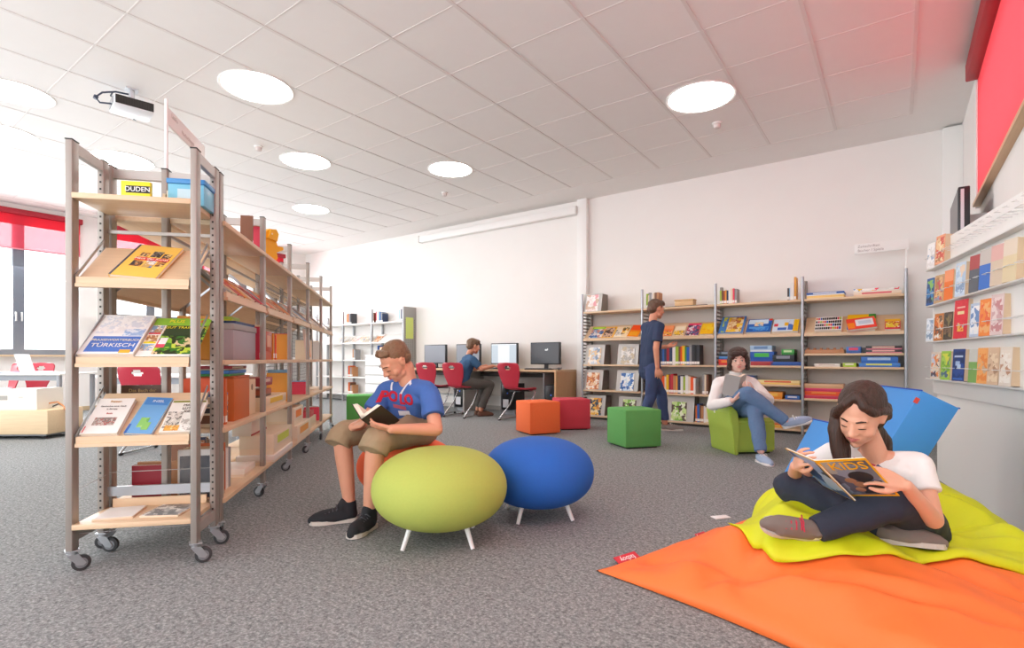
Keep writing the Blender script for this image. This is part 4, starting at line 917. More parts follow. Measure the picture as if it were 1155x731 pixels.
# ================================================================== red shell chairs
mred = M('b8283c', .38, 0, .06, 6, 0, 'red_shell'); mchr = M('c9cacc', .25, .8)
def shell_mesh(hole=True):
    prof = [(-.30, .845), (-.285, .80), (-.262, .72), (-.235, .63), (-.215, .55), (-.195, .49), (-.15, .455), (-.08, .445), (.02, .452), (.10, .458), (.16, .45), (.19, .425)]
    wid = [.37, .40, .40, .36, .29, .25, .28, .36, .41, .41, .39, .35]
    def at(tv):
        f = tv*(len(prof)-1); i = min(int(f), len(prof)-2); a = f-i
        return [prof[i][k]*(1-a)+prof[i+1][k]*a for k in (0, 1)], wid[i]*(1-a)+wid[i+1]*a
    def fn(a, b):
        (y, z), w_ = at(a); s = (b-.5)*2
        if a < .07: w_ *= .78+.22*max(0, 1-(1-a/.07)**2)**.5
        if a > .95: w_ *= .82+.18*max(0, 1-((a-.95)/.05)**2)**.5
        return (s*w_/2, y+.03*s*s*(1 if a < .5 else 0)*(1-a*2 if a < .5 else 0)*1.2, z+(.018*s*s if a > .5 else 0))
    mb = MB()
    mb.grid(fn, 44, 20, 0, (lambda a, b: ((a-.12)/.04)**2+((b-.5)/.13)**2 < 1) if hole else None)
    bmesh.ops.recalc_face_normals(mb.bm, faces=mb.bm.faces[:])
    bmesh.ops.solidify(mb.bm, geom=mb.bm.faces[:], thickness=.013)
    return mb
def make_chair(lab, loc, rz):
    t = thing('school_chair', lab, 'chair', loc, rz, 'red shell chairs')
    obj('seat_shell', shell_mesh(), mred, t, sharp=60)
    for s in (-1, 1):
        f = MB(); x = s*.19
        f.tube([(s*.10, .12, .43), (x, .14, .425), (x, .13, .40), (x, .02, .22), (x*1.05, -.20, .045), (x*1.05, -.22, .025), (x*1.05, -.20, .018), (x*1.05, .05, .02), (x*1.05, .26, .025)], .011, 0, 10)
        fo = obj('frame_tube', f, mchr, t)
        for y in (-.21, .25): obj('glide', MB().ball((x*1.05, y, .016), (.02, .028, .016), 0, 2), mblk, fo)
    f = MB(); f.cyl((-.19, .14, .425), (.19, .14, .425), .010); f.b2((-.10, -.10, .425), (.10, .12, .44)); obj('seat_support', f, mblk, t)
    return t
ch0 = make_chair('red shell chair at the right end of the computer desk, nobody on it', RM(-4.49, 6.38), TH+R(-4))
def chair(lab, loc, rz):
    c = copy_tree(ch0); c.location = loc; c.rotation_euler = (0, 0, rz); tag(c, lab, 'chair', 'red shell chairs'); return c
chair('red shell chair with the boy at the computer sitting on it', RM(-5.50, 6.28), TH+R(3))
chair('red shell chair second from the left at the computer desk', RM(-6.12, 6.32), TH+R(5))
chair('red shell chair partly hidden behind the reading boy in the blue shirt', RM(-6.95, 6.40), TH)
# left part of the room
chair('red shell chair behind the laptop table at the left photo edge', (-6.60, 7.20, 0), R(182))
chair('red shell chair seen through the display shelf, its hole showing', (-3.43, 5.15, 0), R(-2))
chair('red shell chair at the far left, mostly hidden by the trolley', (-7.25, 7.45, 0), R(150))
tm = M('f0eeea', .45)
def table(lab, loc, rz, w_=1.6, d=.8):
    t = thing('table', lab, 'table', loc, rz, 'white tables by the window wall')
    obj('table_top', MB().b2((-w_/2, -d/2, .70), (w_/2, d/2, .725), 0, .003), tm, t)
    for sx in (-1, 1):
        for sy in (-1, 1):
            obj('leg', MB().cyl((sx*(w_/2-.08), sy*(d/2-.08), 0), (sx*(w_/2-.08), sy*(d/2-.08), .70), .028, 0, 14), M('9a9ea4', .4, .3), t)
    obj('apron', MB().b2((-w_/2+.1, -d/2+.08, .63), (w_/2-.1, -d/2+.1, .70)), M('8d9196', .4, .3), t)
    return t
table('white table with the laptop on it by the left windows', (-6.30, 6.90, 0), R(-2), 1.5, .66)
table('white table behind the display shelf by the left windows', (-3.62, 6.0, 0), R(-2), 1.6, .75)
t = thing('laptop', 'white laptop open on the table at the left', 'laptop', (-6.08, 6.84, .725), R(108))
obj('laptop_base', MB().b2((-.17, -.12, 0), (.17, .12, .016), 0, .003), M('c8ccd2', .4), t)
ld = MB(); ld.box((0, .15, .125), (.34, .008, .23), 0, Matrix.Rotation(R(-16), 3, 'X'), .003); obj('laptop_lid', ld, M('e6e9ee', .4), t)
mb = MB(); mb.b2((-.2, -.12, 0), (.2, .12, .012), 0, .002); o = obj('folder', mb, M('4a5a78', .5), None, (-6.50, 6.80, .725), R(10)); tag(o, 'dark blue folder lying left of the laptop', 'folder')
# wooden trolley with a beige machine
t = thing('trolley', 'low beige wooden trolley on castors at the left photo edge', 'trolley', (-5.73, 6.15, 0), R(2))
obj('body', MB().b2((-.55, -.22, .055), (.53, .30, .325), 0, .012), wood_mat('e6cda8', 0, 'trolley_wood'), t)
obj('base_frame', MB().b2((-.50, -.18, .035), (.48, .26, .055)), M('8d9196', .4), t)
for x in (-.45, .42):
    for y in (-.13, .2): obj('wheel', MB().cyl((x-.015, y, .028), (x+.015, y, .028), .028, 0, 18), mrubber, t)
t = thing('printer', 'beige boxy machine standing on the low wooden trolley', 'printer', (-5.80, 6.17, .325), R(2))
pb = MB(); pb.prism([(-.48, 0), (.42, 0), (.42, .24), (.1, .235), (-.48, .20)], -.17, .2, 0, 'xz'); obj('body', pb, M('ebe6dd', .5), t)
obj('control_panel', MB().b2((-.02, -.173, .11), (.10, -.169, .16)), M('a9a49c', .5), t)
obj('brand_plate', MB().b2((.22, -.172, .13), (.27, -.169, .15)), M('cfc9bf', .5), t)
mb = MB(); mb.tube([(.42, .0, .06), (.50, .02, .075), (.58, .0, .03), (.66, -.02, -.08), (.72, .0, -.22), (.78, .05, -.312)], .009, 0, 8); mb.tube([(.42, .05, .02), (.49, .05, .05), (.56, .05, .01), (.66, .07, -.1), (.70, .1, -.316)], .008, 1, 8)
obj('cable', mb, [M('c98a5a', .5), mblk], t)
# black-seated stool chair by the table (dark mesh)
# ================================================================== fabric cubes
def cube(lab, loc, rz, h, s=.40, hh=.39):
    m = M(h, .85, 0, .05, 60, .15); t = thing('cube_seat', lab, 'cube seat', loc, rz, 'fabric cube seats')
    mb = MB(); mb.b2((-s/2, -s/2, .012), (s/2, s/2, hh), 0, .014); obj('cover', mb, m, t, sharp=60)
    mb = MB(); e = s/2-.004
    mb.tube([(-e, -e, hh-.012), (e, -e, hh-.012), (e, e, hh-.012), (-e, e, hh-.012), (-e, -e, hh-.012)], .0055, 0, 6)
    for sx in (-1, 1):
        for sy in (-1, 1): mb.tube([(sx*e, sy*e, .02), (sx*e, sy*e, hh-.012)], .005, 0, 6)
    obj('piping', mb, m, t)
    obj('foot_plate', MB().b2((-s/2+.03, -s/2+.03, 0), (s/2-.03, s/2-.03, .014)), mblk, t)
    return t
def cube_at(lab, u, d, a, h, s=.40, hh=.39):
    """near corner at (u, d); the wide face runs off at angle a"""
    a = R(a); cx = u + (cos(a)-sin(a))*s/2; cy = d + (sin(a)+cos(a))*s/2
    return cube(lab, (cx, cy, 0), a, h, s, hh)
cube_at('bright orange fabric cube seat beside the red one', .213, 6.24, 24, 'f2713a')
cube_at('red fabric cube seat right of the orange one', .60, 6.70, 9, 'c93f4e')
cube_at('green fabric cube seat in front of the walking boy', 1.133, 5.29, 17, '62a85a', .40, .39)
cube_at('green fabric cube seat behind the reading boy beside the shelf row', -2.10, 6.75, 16, '5cad55', .42, .43)
# ================================================================== oval poufs
mleg = M('efeeec', .35)
def pouf(lab, u, d, zc, r, b, h, leg_a):
    m = M(h, .8, 0, .04, 90, .12); t = thing('pouf', lab, 'pouf', (u, d, 0), R(leg_a), 'round poufs on white legs')
    pr = [(0, -b)]
    for i in range(1, 24):
        a = -pi/2+pi*i/24; pr.append((r*abs(cos(a))**.82, zc*0+b*(abs(sin(a))**.95)*(1 if a > 0 else -1)))
    pr.append((0, b)); obj('cushion', MB().lathe([(q, zc+z) for q, z in pr], n=56), m, t, sharp=0)
    for k in range(4):
        a = R(45+90*k); zb = zc-b*.72
        p0 = V((r*.52*cos(a), r*.52*sin(a), zb+.01)); p1 = V((r*.70*cos(a), r*.70*sin(a), 0.0))
        lg = obj('leg', MB().tube([p0, p1*.97+p0*.03], [.014, .010], 0, 12), mleg, t)
    return t
pouf('lime green oval pouf nearest the viewer', -.36, 2.66, .262, .335, .195, 'b4bf5a', 4)
pouf('royal blue oval pouf beside the lime one', .152, 3.07, .252, .318, .195, '2464bf', 12)
pouf('orange pouf with the reading boy sitting on it', -.655, 3.32, .235, .305, .175, 'f2683a', 20)
# ================================================================== bean bags
def sm(a, b, x): x = max(0, min(1, (x-a)/(b-a))); return x*x*(3-2*x)
OB0 = V((.354, 2.25)); OB1 = V((.815, .585)); OB2 = V((.585, -.81))
LO1, LO2 = 1.36, 1.42
def bag_h(a, b, hmax, p=.55):
    e = (max(0, sin(pi*a))*max(0, sin(pi*b)))
    return hmax*e**p
def orange_xy(a, b):
    q = OB0+OB1*(a*LO1)+OB2*(b*LO2)
    # edges drawn in a little between the corners
    pin = .05*sin(pi*a)*(1 if b < .5 else -1)*abs(2*b-1)**3; pin2 = .06*sin(pi*b)*(1 if a < .5 else -1)*abs(2*a-1)**3
    return q+OB2*pin+OB1*pin2
def wr(x, y, f, s=0): return noise.noise(V((x*f, y*f, s)))
def orange_top(a, b):
    x, y = orange_xy(a, b)
    h = bag_h(a, b, .235, .55)
    edge = min(a, 1-a, b, 1-b); ew = sm(0, .10, edge)
    # folds run from the seams and the corner towards the middle
    th = math.atan2(y-1.98, x-.85); rr = math.hypot(x-.85, y-1.98)
    f = .022*wr(x+.3*y, y*.4, 5, 3)+.012*wr(x, y, 9, 1)-.034*max(0, 1-abs(wr(x*.6+y*.9, y*.5, 3.1, 7))*5)+.030*sin(th*5+wr(x, y, 3, 2)*2.5)*sm(.02, .22, rr)*sm(.85, .25, rr)-.03*sm(.22, .0, rr)
    lift = .035*sm(.15, .0, b)*sm(.15, .4, a)*0
    return max(.006, h+f*ew*sm(0, .1, h+.03))
def orange_z(x, y):
    """height of the orange bag at a floor point, by inverting its plan"""
    d = V((x, y))-OB0; a = d.dot(OB1)/LO1; b = d.dot(OB2)/LO2
    if a <= .01 or a >= .99 or b <= .01 or b >= .99: return 0.
    return orange_top(a, b)
def bag(name, top, bot, n, mat_, t, thick=.004):
    mb = MB()
    g1 = [[mb.bm.verts.new(V(top(i/n, j/n))) for j in range(n+1)] for i in range(n+1)]
    g2 = [[(g1[i][j] if i in (0, n) or j in (0, n) else mb.bm.verts.new(V(bot(i/n, j/n)))) for j in range(n+1)] for i in range(n+1)]
    for i in range(n):
        for j in range(n):
            for g, fl in ((g1, 0), (g2, 1)):
                q = [g[i][j], g[i+1][j], g[i+1][j+1], g[i][j+1]]
                f = mb.bm.faces.new(q[::-1] if fl else q); f.smooth = True
    return obj(name, mb, mat_, t, sharp=0)
mor = M('ff7a36', .6, 0, .03, 200, .05); mli = M('d6dc12', .6, 0, .03, 200, .05)
ob = thing('beanbag', 'large orange beanbag cushion spread on the carpet under the lime one', 'beanbag', (0, 0, 0), 0, 'flat beanbag cushions')
bag('cover', lambda a, b: (*orange_xy(a, b), orange_top(a, b)), lambda a, b: (*orange_xy(a, b), .003), 96, mor, ob)
# lime bag: four corners, lying on the orange one
LC = [V((.905, 2.24)), V((1.42, 3.08)), V((2.36, 2.52)), V((2.03, 1.74))]   # front-left, back-left, back-right, front-right
GP, GR = V((1.60, 2.16)), .30
def lime_xy(a, b):   # a: left -> right, b: front -> back
    q = (LC[0]*(1-a)+LC[3]*a)*(1-b)+(LC[1]*(1-a)+LC[2]*a)*b
    c = (LC[0]+LC[1]+LC[2]+LC[3])/4; k = 1-.07*(sin(pi*a)*abs(2*b-1)**3+sin(pi*b)*abs(2*a-1)**3)
    q = c+(q-c)*k
    return q+V((-.40, -.92))*(.27*sm(0, .13, a)*sm(.95, .2, a)*max(0, 1-b*2.2))
def lime_base(x, y): return orange_z(x, y)+.004
def lime_top(a, b):
    x, y = lime_xy(a, b)
    base = lime_base(x, y)
    h = bag_h(a, b, .20, .48)+.26*sm(.35, .85, b)*sm(.38, .62, a)*(sin(pi*b)*sin(pi*a))**.5
    dd = (V((x, y))-GP).length; h *= 1-.82*sm(GR+.12, GR-.12, dd)
    # the hollow also takes the crossed legs
    for (px, py, r_) in ((1.15, 1.97, .16), (1.38, 1.98, .20)):
        h *= 1-.45*sm(r_+.08, r_-.06, (V((x, y))-V((px, py))).length)
    edge = min(a, 1-a, b, 1-b); ew = sm(0, .09, edge)
    f = .020*wr(x*1.2, y, 6, 11)+.014*wr(x, y, 11, 5)-.028*max(0, 1-abs(wr(x*.8-y*.5, y*.8, 3.4, 17))*7)
    return base+max(.008, h+f*ew*sm(.0, .08, h))
def lime_z(x, y):
    best = (9, 0)
    for i in range(61):
        for j in range(61):
            q = lime_xy(i/60, j/60); d_ = (q-V((x, y))).length
            if d_ < best[0]: best = (d_, lime_top(i/60, j/60))
    return best[1]
lb = thing('beanbag', 'bright lime beanbag cushion with the girl sitting on it', 'beanbag', (0, 0, 0), 0, 'flat beanbag cushions')
bag('cover', lambda a, b: (*lime_xy(a, b), lime_top(a, b)), lambda a, b: (*lime_xy(a, b), lime_base(*lime_xy(a, b))+.001), 96, mli, lb)
mtag = M('d8283c', .5)
def fab_tag(par, loc, rz, w_, h_, tilt, txt=True):
    e = bpy.data.objects.new('fabric_tag', None); COL.objects.link(e); e.parent = par; e.location = loc; e.rotation_euler = (R(tilt), 0, rz)
    e['label'] = 'red woven tag'
    obj('tag_cloth', MB().b2((-w_/2, 0, 0), (w_/2, .003, h_)), mtag, e)
    if txt: lettering('fatboy', h_*.72, M('f6f0ee', .5), e, (0, -.001, h_*.5), (pi/2, pi, 0))
p = orange_xy(.145, 0)
fab_tag(ob, (p[0], p[1]-.005, .006), math.atan2(OB1[1], OB1[0]), .135, .05, -66)
p = orange_xy(.53, 0); fab_tag(ob, (p[0]-.01, p[1], .008), math.atan2(OB1[1], OB1[0]), .075, .045, -60)
mb = MB(); mb.box((0, 0, .003), (.10, .05, .006), 0, None, .002); o = obj('paper_slip', mb, M('f2f0ee', .6), None, (1.185, 3.02, 0), R(15)); tag(o, 'small white paper slip on the carpet behind the orange beanbag', 'paper')
# ================================================================== blue foam blocks
mfl = M('3f8fd8', .55, 0, .02, 20); mfd = mfl
def foam(lab, T, cdir, a, b, la, lb_, lc, tagged):
    """slab leaning over: T near top corner, cdir the level axis going away, a and b the short and long edges of its end face"""
    t = thing('foam_block', lab, 'foam block', (0, 0, 0), 0, 'blue foam blocks')
    T = V(T); c = V(cdir).normalized(); a = V(a).normalized(); b = V(b).normalized()
    ctr = T+a*la/2+b*lb_/2+c*lc/2
    t.location = ctr
    mb = MB(); mb.box((0, 0, 0), (la, lb_, lc), 0, Matrix((a, b, c)).transposed(), .006); obj('foam_cover', mb, mfl, t)
    for sa in (-1, 1):
        for sb in (-1, 1):
            mb = MB(); mb.bar(a*(sa*la/2)+b*(sb*lb_/2)-c*(lc/2), a*(sa*la/2)+b*(sb*lb_/2)+c*(lc/2), .006); obj('seam', mb, M('1b4fb8', .5), t)
    if tagged:
        mb = MB(); mb.box(-a*la/2*.97+b*(-lb_/2+.055)-c*(lc/2+.001), (.02, .028, .004), 0, Matrix((a, b, c)).transposed()); obj('fabric_tag', mb, M('d0453a', .5), t)
    return t
cd = V((.254, .967, 0)).normalized(); ph = V((cd.y, -cd.x, 0)); zz = V((0, 0, 1))
aa = (ph*.88-zz*.475).normalized(); bb = (-ph*.475-zz*.88).normalized()
TD = 2.62
foam('tall blue foam block leaning behind the girl on the beanbag', ((1040-577.5)/600*TD, TD, .9-35.5/600*TD), cd, aa, bb, .178, .80, .62, True)
TD2 = 2.80
cd2 = V((.03, 1, 0)).normalized(); ph2 = V((cd2.y, -cd2.x, 0)); aa2 = (ph2*.88-zz*.475).normalized(); bb2 = (-ph2*.475-zz*.88).normalized()
foam('lower blue foam block leaning left of the girl on the beanbag', (1.745, TD2, .9-75/600*TD2), cd2, aa2, bb2, .16, .60, .30, False)
# ================================================================== display board on the right with paperbacks
PF = Frame((3.17, 4.0, 0), R(-114.1))
struct('wall_partition', MB().b2((0, .022, 0), (1.95, .09, 1.745)), M('e6e3de', .8), None, PF.o, PF.rz)
t = thing('display_board', 'tall white display board with wire book holders along the right wall', 'display board', PF.o, PF.rz)
obj('board_panel', MB().b2((-.01, .0, .645), (1.95, .021, 1.75), 0, .002), M('efede9', .5), t)
RZS = [1.563, 1.293, 1.027, .755]
mclip = M('dfdedc', .3, .1)
for r_, z in enumerate(RZS):
    mb = MB(); mb.b2((.02, -.053, z-.006), (1.9, -.05, z+.002)); mb.b2((.02, -.05, z-.006), (1.9, .0, z-.004))
    obj('book_ledge', mb, M('dedcd8', .3), t)
    for k in range(14):
        mb = MB(); x = .03+.135*k; mb.tube([(x, 0, z+.085), (x, -.062, z+.085), (x+.07, -.062, z+.085), (x+.07, 0, z+.085)], .0022, 0, 6); obj('wire_holder', mb, mclip, t)
for k in range(11):
    for j in range(2):
        x = .62+.11*k+.05*j; zq = 1.71-.04*j
        obj('wire_holder', MB().tube([(x, 0, zq), (x, -.03, zq), (x+.06, -.03, zq-.004)], .002, 0, 6), mclip, t)
BK = [
 [(.05, .12, .185, 'eae6e2', pic(['f0eeec', '9ab0c8', 'e0dcd8'], 30), 'white paperback with small blue motif'), (.23, .13, .20, 'e8a07a', pic(['e8c090', 'd85a4a', 'f0d8b0', 'b07a50'], 30), 'salmon and gold paperback')],
 [(.035, .115, .20, '1f5a9a', pic(['1f4a80', '3a86c0', '8ac060', '16304f'], 26), 'deep blue paperback with green spot'), (.21, .13, .195, 'c8a478', pic(['b0804a', 'e0b880', 'c84a5a', '8a9ab8', 'e8d8a0'], 30), 'tan picture paperback with pink patch'), (.39, .12, .20, 'f07828', 'f49a6a', 'orange paperback with peach top'), (.58, .125, .215, 'c8d8e8', pic(['cfe0ee', 'b0c8de', 'e8d0b8', '8aa0c0'], 22), 'pale blue paperback'), (.79, .11, .22, '5a6068', 'b04a4a', 'dark grey paperback'), (.93, .12, .225, '3a72c8', 'c8c0b8', 'bright blue paperback'), (1.07, .12, .22, 'd8c4ac', 'e0b0a8', 'beige paperback'), (1.21, .12, .22, 'e0cfa8', 'e4d4c0', 'cream paperback')],
 [(.03, .115, .17, 'dfe6ec', pic(['e8eef4', 'b8c8d8', '8aa0b8'], 26), 'white and pale blue paperback'), (.20, .13, .19, 'c87a3a', pic(['d8702a', '7a5a48', 'e8b080', 'f0ece4'], 30), 'brown and orange paperback'), (.38, .12, .185, '54483c', pic(['4a4038', '7a6450', '8a7a50', '3a342e'], 30), 'dark brown paperback'), (.565, .165, .245, 'e0303f', pic(['e0303f', 'd82a3a'], 20), 'tall bright red hardback'), (.80, .11, .20, 'b8c8dc', pic(['e0e8f0', '6a90c0', 'f0f0f0'], 24), 'white and blue paperback'), (.93, .12, .21, 'f08a3a', pic(['f08a3a', 'e86a3a', 'f0b070'], 26), 'light orange paperback'), (1.07, .12, .22, 'e0c8c4', pic(['e8d4d0', 'd0a8a8', 'c88a8a'], 26), 'pale pink paperback')],
 [(.13, .135, .19, 'd8c8b8', pic(['c8d4e4', 'e8d8c0', 'e89050', '4a4a5a', 'f0ece4'], 28), 'pale beach scene paperback'), (.33, .13, .195, '9ac84a', pic(['a8d060', '7ab040', 'd8d84a', '4a6a8a'], 26), 'lime green paperback with a figure'), (.54, .15, .205, '1f3f80', pic(['1f3f80', '183468', '2a4f98'], 20), 'navy blue paperback with pale bird'), (.78, .10, .20, '7aa858', 'c8c8c0', 'green and grey paperback'), (.90, .11, .205, 'f0a860', pic(['f0a860', 'c8b090', 'e88a40'], 28), 'orange and tan paperback'), (1.03, .11, .205, 'd8b898', pic(['d8b898', 'b08868', 'e8d0b0'], 28), 'light brown paperback'), (1.17, .11, .205, 'e0d4c4', pic(['e8dccc', 'c09070', 'f0e8dc'], 28), 'cream paperback with brown motif')]]
rn = ['in the top row of the display board', 'in the second row of the display board', 'in the third row of the display board', 'in the bottom row of the display board']
for r_, items in enumerate(BK):
    for (x, w_, h_, c_, m_, lab) in items:
        parts = [(.08, .08, .92, .92, m_)] if not isinstance(m_, str) else [(.0, .62, 1, 1, m_)]
        if c_ == '1f3f80': parts += [(.25, .48, .62, .62, 'a8c0e0'), (.4, .4, .7, .52, 'c0d4ec'), (.15, .74, .85, .80, 'b8c8e0'), (.1, .04, .9, .1, '3a6ab8')]
        if c_ == 'e0303f': parts += [(.25, .62, .75, .70, 'f0d8a0'), (.2, .78, .8, .82, 'f4c0b0'), (.3, .18, .75, .40, pic(['f0c840', 'e8a8a8', 'b0c8d8', 'e0303f'], 40))]
        cover_obj('paperback', w_*.86, h_, .05, c_, parts, (), PF.p(x*1.12+w_/2, -.050, RZS[r_]+.004), PF.rz+R(11), R(3), 0, lab+' '+rn[r_], 'book', 'paperbacks on the white display board', M('dcc2a2', .8))
# dark flat screen on the right wall
t = thing('wall_screen', 'black flat screen mounted on the right wall above the display board', 'screen', RM(XR, 5.55, 1.95), TH+R(-90))
obj('wall_bracket', MB().b2((-.08, -.13, -.08), (.08, -.0, .08)), mtrimw, t)
obj('housing', MB().b2((-.36, -.20, -.24), (.36, -.13, .24), 0, .008), M('2b2d31', .4), t)
obj('screen', MB().b2((-.345, -.2015, -.22), (.345, -.2, .22)), M('55575b', .3), t)
obj('silver_trim', MB().b2((.36, -.185, -.22), (.366, -.165, .22)), M('c8cacf', .3, .5), t)
# ================================================================== people
def fused(name, shapes, m, parent, voxel=.006, smooth=3, deform=None, soft=None):
    """shapes: list of chains [(point, radius), ...] or ('e', centre, radii, rotation); fused into one continuous skin"""
    mb = MB()
    for s in shapes:
        if s[0] == 'e': mb.ball(s[1], tuple(s[2]), 0, 3, s[3] if len(s) > 3 else None); continue
        ch = s[1] if s[0] == 'flat' else s
        for i, (p, r) in enumerate(ch):
            if s[0] == 'flat' and i == len(ch)-1: continue
            mb.ball(p, r, 0, 2)
        for (p, r), (q, t_) in zip(ch, ch[1:]):
            if (V(p)-V(q)).length > 1e-4: mb.tube([p, q], [r, t_], 0, 18)
    me = mb.mesh(name+'_raw')
    o = bpy.data.objects.new(name, me); COL.objects.link(o)
    md = o.modifiers.new('skin', 'REMESH'); md.mode = 'VOXEL'; md.voxel_size = voxel; md.use_smooth_shade = True
    if smooth: sm_ = o.modifiers.new('smooth', 'SMOOTH'); sm_.iterations = smooth; sm_.factor = .5
    bpy.context.view_layer.update()
    me2 = bpy.data.meshes.new_from_object(o.evaluated_get(bpy.context.evaluated_depsgraph_get()))
    bpy.data.objects.remove(o); bpy.data.meshes.remove(me)
    if soft:
        bm = bmesh.new(); bm.from_mesh(me2)
        vs = [v for v in bm.verts if (v.co-soft[0]).length < soft[1]]
        for _ in range(soft[2]): bmesh.ops.smooth_vert(bm, verts=vs, factor=.5, use_axis_x=True, use_axis_y=True, use_axis_z=True)
        bm.to_mesh(me2); bm.free()
    if deform:
        for v in me2.vertices: v.co = deform(v.co)
    me2.name = name
    me2.materials.clear()
    for p in me2.polygons: p.use_smooth = True
    return link(name, me2, m, parent, sharp=0)
def lerp(a, b, t): return V(a)*(1-t)+V(b)*t
def limb(pts, rs, n=4, bulge=None):
    out = []
    for i in range(len(pts)-1):
        for k in range(n): out.append((lerp(pts[i], pts[i+1], k/n), rs[i]*(1-k/n)+rs[i+1]*k/n))
    out.append((V(pts[-1]), rs[-1]))
    return out
def head_frame(c, fwd, up=(0, 0, 1), roll=0.):
    f = V(fwd).normalized(); u_ = V(up); x = f.cross(u_).normalized(); z = x.cross(f)
    m = Matrix((x, f, z)).transposed()
    if roll: m = m @ Matrix.Rotation(roll, 3, 'Y')
    return V(c), m
def head_shapes(hf, s=1.):
    c, m = hf
    P = lambda x, y, z: c + m @ (V((x, y, z))*s)
    e = lambda p, r: ('e', P(*p), [q*s for q in r], m)
    L = [e((0, -.016, .030), (.073, .092, .082)), e((0, .018, -.012), (.064, .072, .080)), e((0, .030, -.055), (.050, .056, .052)),
         [(P(0, .060, -.094), .020*s), (P(0, .050, -.090), .026*s)], [(P(-.045, .015, -.072), .018*s), (P(0, .058, -.092), .018*s), (P(.045, .015, -.072), .018*s)],
         [(P(0, .084, .010), .008*s), (P(0, .096, -.012), .0095*s), (P(0, .104, -.026), .0125*s)], [(P(-.011, .093, -.030), .0095*s), (P(.011, .093, -.030), .0095*s)],
         [(P(-.040, .066, .022), .009*s), (P(-.018, .080, .022), .008*s), (P(.018, .080, .022), .008*s), (P(.040, .066, .022), .009*s)],
         e((-.036, .046, -.034), (.029, .030, .032)), e((.036, .046, -.034), (.029, .030, .032)),
         e((-.028, .074, .002), (.0155, .012, .011)), e((.028, .074, .002), (.0155, .012, .011)),
         e((0, .076, -.058), (.026, .016, .016))]
    for sx in (-1, 1):
        L += [e((sx*.071, -.008, -.004), (.008, .017, .028)), [(P(sx*.070, .002, .016), .006*s), (P(sx*.080, -.014, .022), .006*s), (P(sx*.081, -.022, .004), .006*s), (P(sx*.072, -.010, -.026), .007*s)]]
    return L
def face_parts(hf, s, par, hair_m, lip_h, eyes='down', brow_r=.0035):
    c, m = hf
    P = lambda x, y, z: c + m @ (V((x, y, z))*s)
    for sx in (-1, 1):
        mb = MB(); mb.tube([P(sx*.042, .074, .0235), P(sx*.030, .087, .0290), P(sx*.014, .0935, .0255)], [.0018*s, brow_r*s, .0028*s], 0, 8)
        obj('eyebrow', mb, hair_m, par)
        if eyes == 'open':
            ey = MB(); ey.ball(P(sx*.029, .0795, .001), (.0115*s, .0075*s, .0065*s), 0, 2, m); eo = obj('eye', ey, M('f2efec', .25), par)
            ir = MB(); ir.ball(P(sx*.029-.002, .0858, .001), (.0052*s, .0020*s, .0055*s), 0, 2, m); obj('iris', ir, M('3a2a20', .2), eo)
        mb = MB(); zz_ = .0075 if eyes == 'open' else -.0045
        mb.tube([P(sx*.042, .0745, zz_-.003), P(sx*.034, .0840, zz_), P(sx*.025, .0875, zz_), P(sx*.015, .0845, zz_-.002)], [.0010*s, .0017*s, .0017*s, .0010*s], 0, 6)
        obj('eyelash', mb, M('2a1e18', .6), par)
    mb = MB()
    mb.tube([P(-.022, .0825, -.0555), P(-.008, .0935, -.0525), P(0, .0930, -.0540), P(.008, .0935, -.0525), P(.022, .0825, -.0555)], [.0012*s, .0040*s, .0036*s, .0040*s, .0012*s], 0, 8)
    mb.tube([P(-.019, .0830, -.0585), P(0, .0935, -.0620), P(.019, .0830, -.0585)], [.0012*s, .0050*s, .0012*s], 0, 8)
    obj('lips', mb, M(lip_h, .45), par)
def hand_shapes(W, d, n, side, curl=.5, k=1., thumb=.7, spread=.10):
    """W wrist, d finger direction, n the way the palm faces, side +1/-1 says where the thumb leaves"""
    W = V(W); d = V(d).normalized(); n = V(n); n = (n-d*n.dot(d)).normalized(); a = d.cross(n).normalized()*side
    L = []
    lens = [.066, .074, .068, .052]
    for i in range(4):
        o_ = (1.5-i)      # index on the thumb side
        base = W+d*.016*k+a*o_*.011*k; kn = W+(d*(.083-.004*abs(o_-.5))+a*o_*.0205)*k
        L.append([(base, .0125*k), (lerp(base, kn, .6), .0125*k), (kn, .0098*k)])
        dd = (d+a*o_*spread).normalized(); p = kn; ang = 0; rr = [.0086, .0078, .0070, .0058]
        ch = [(p, .0092*k)]
        for j, fr in enumerate((.45, .30, .25)):
            ang += curl*(.75, .95, .8)[j]
            q = p+(dd*cos(ang)+n*sin(ang))*lens[i]*fr*k; ch.append((q, rr[j+1]*k)); p = q
        L.append(ch)
    t0 = W+(d*.026+a*.018+n*.004)*k; t1 = t0+(d*.030+a*.026+n*.012)*k; t2 = t1+(d*.030*(1)+a*.012*(1-thumb)+n*.020*thumb)*k; t3 = t2+(d*.022-a*.006*thumb+n*.014*thumb)*k
    L.append([(t0, .0135*k), (t1, .0110*k), (t2, .0092*k), (t3, .0070*k)])
    return L
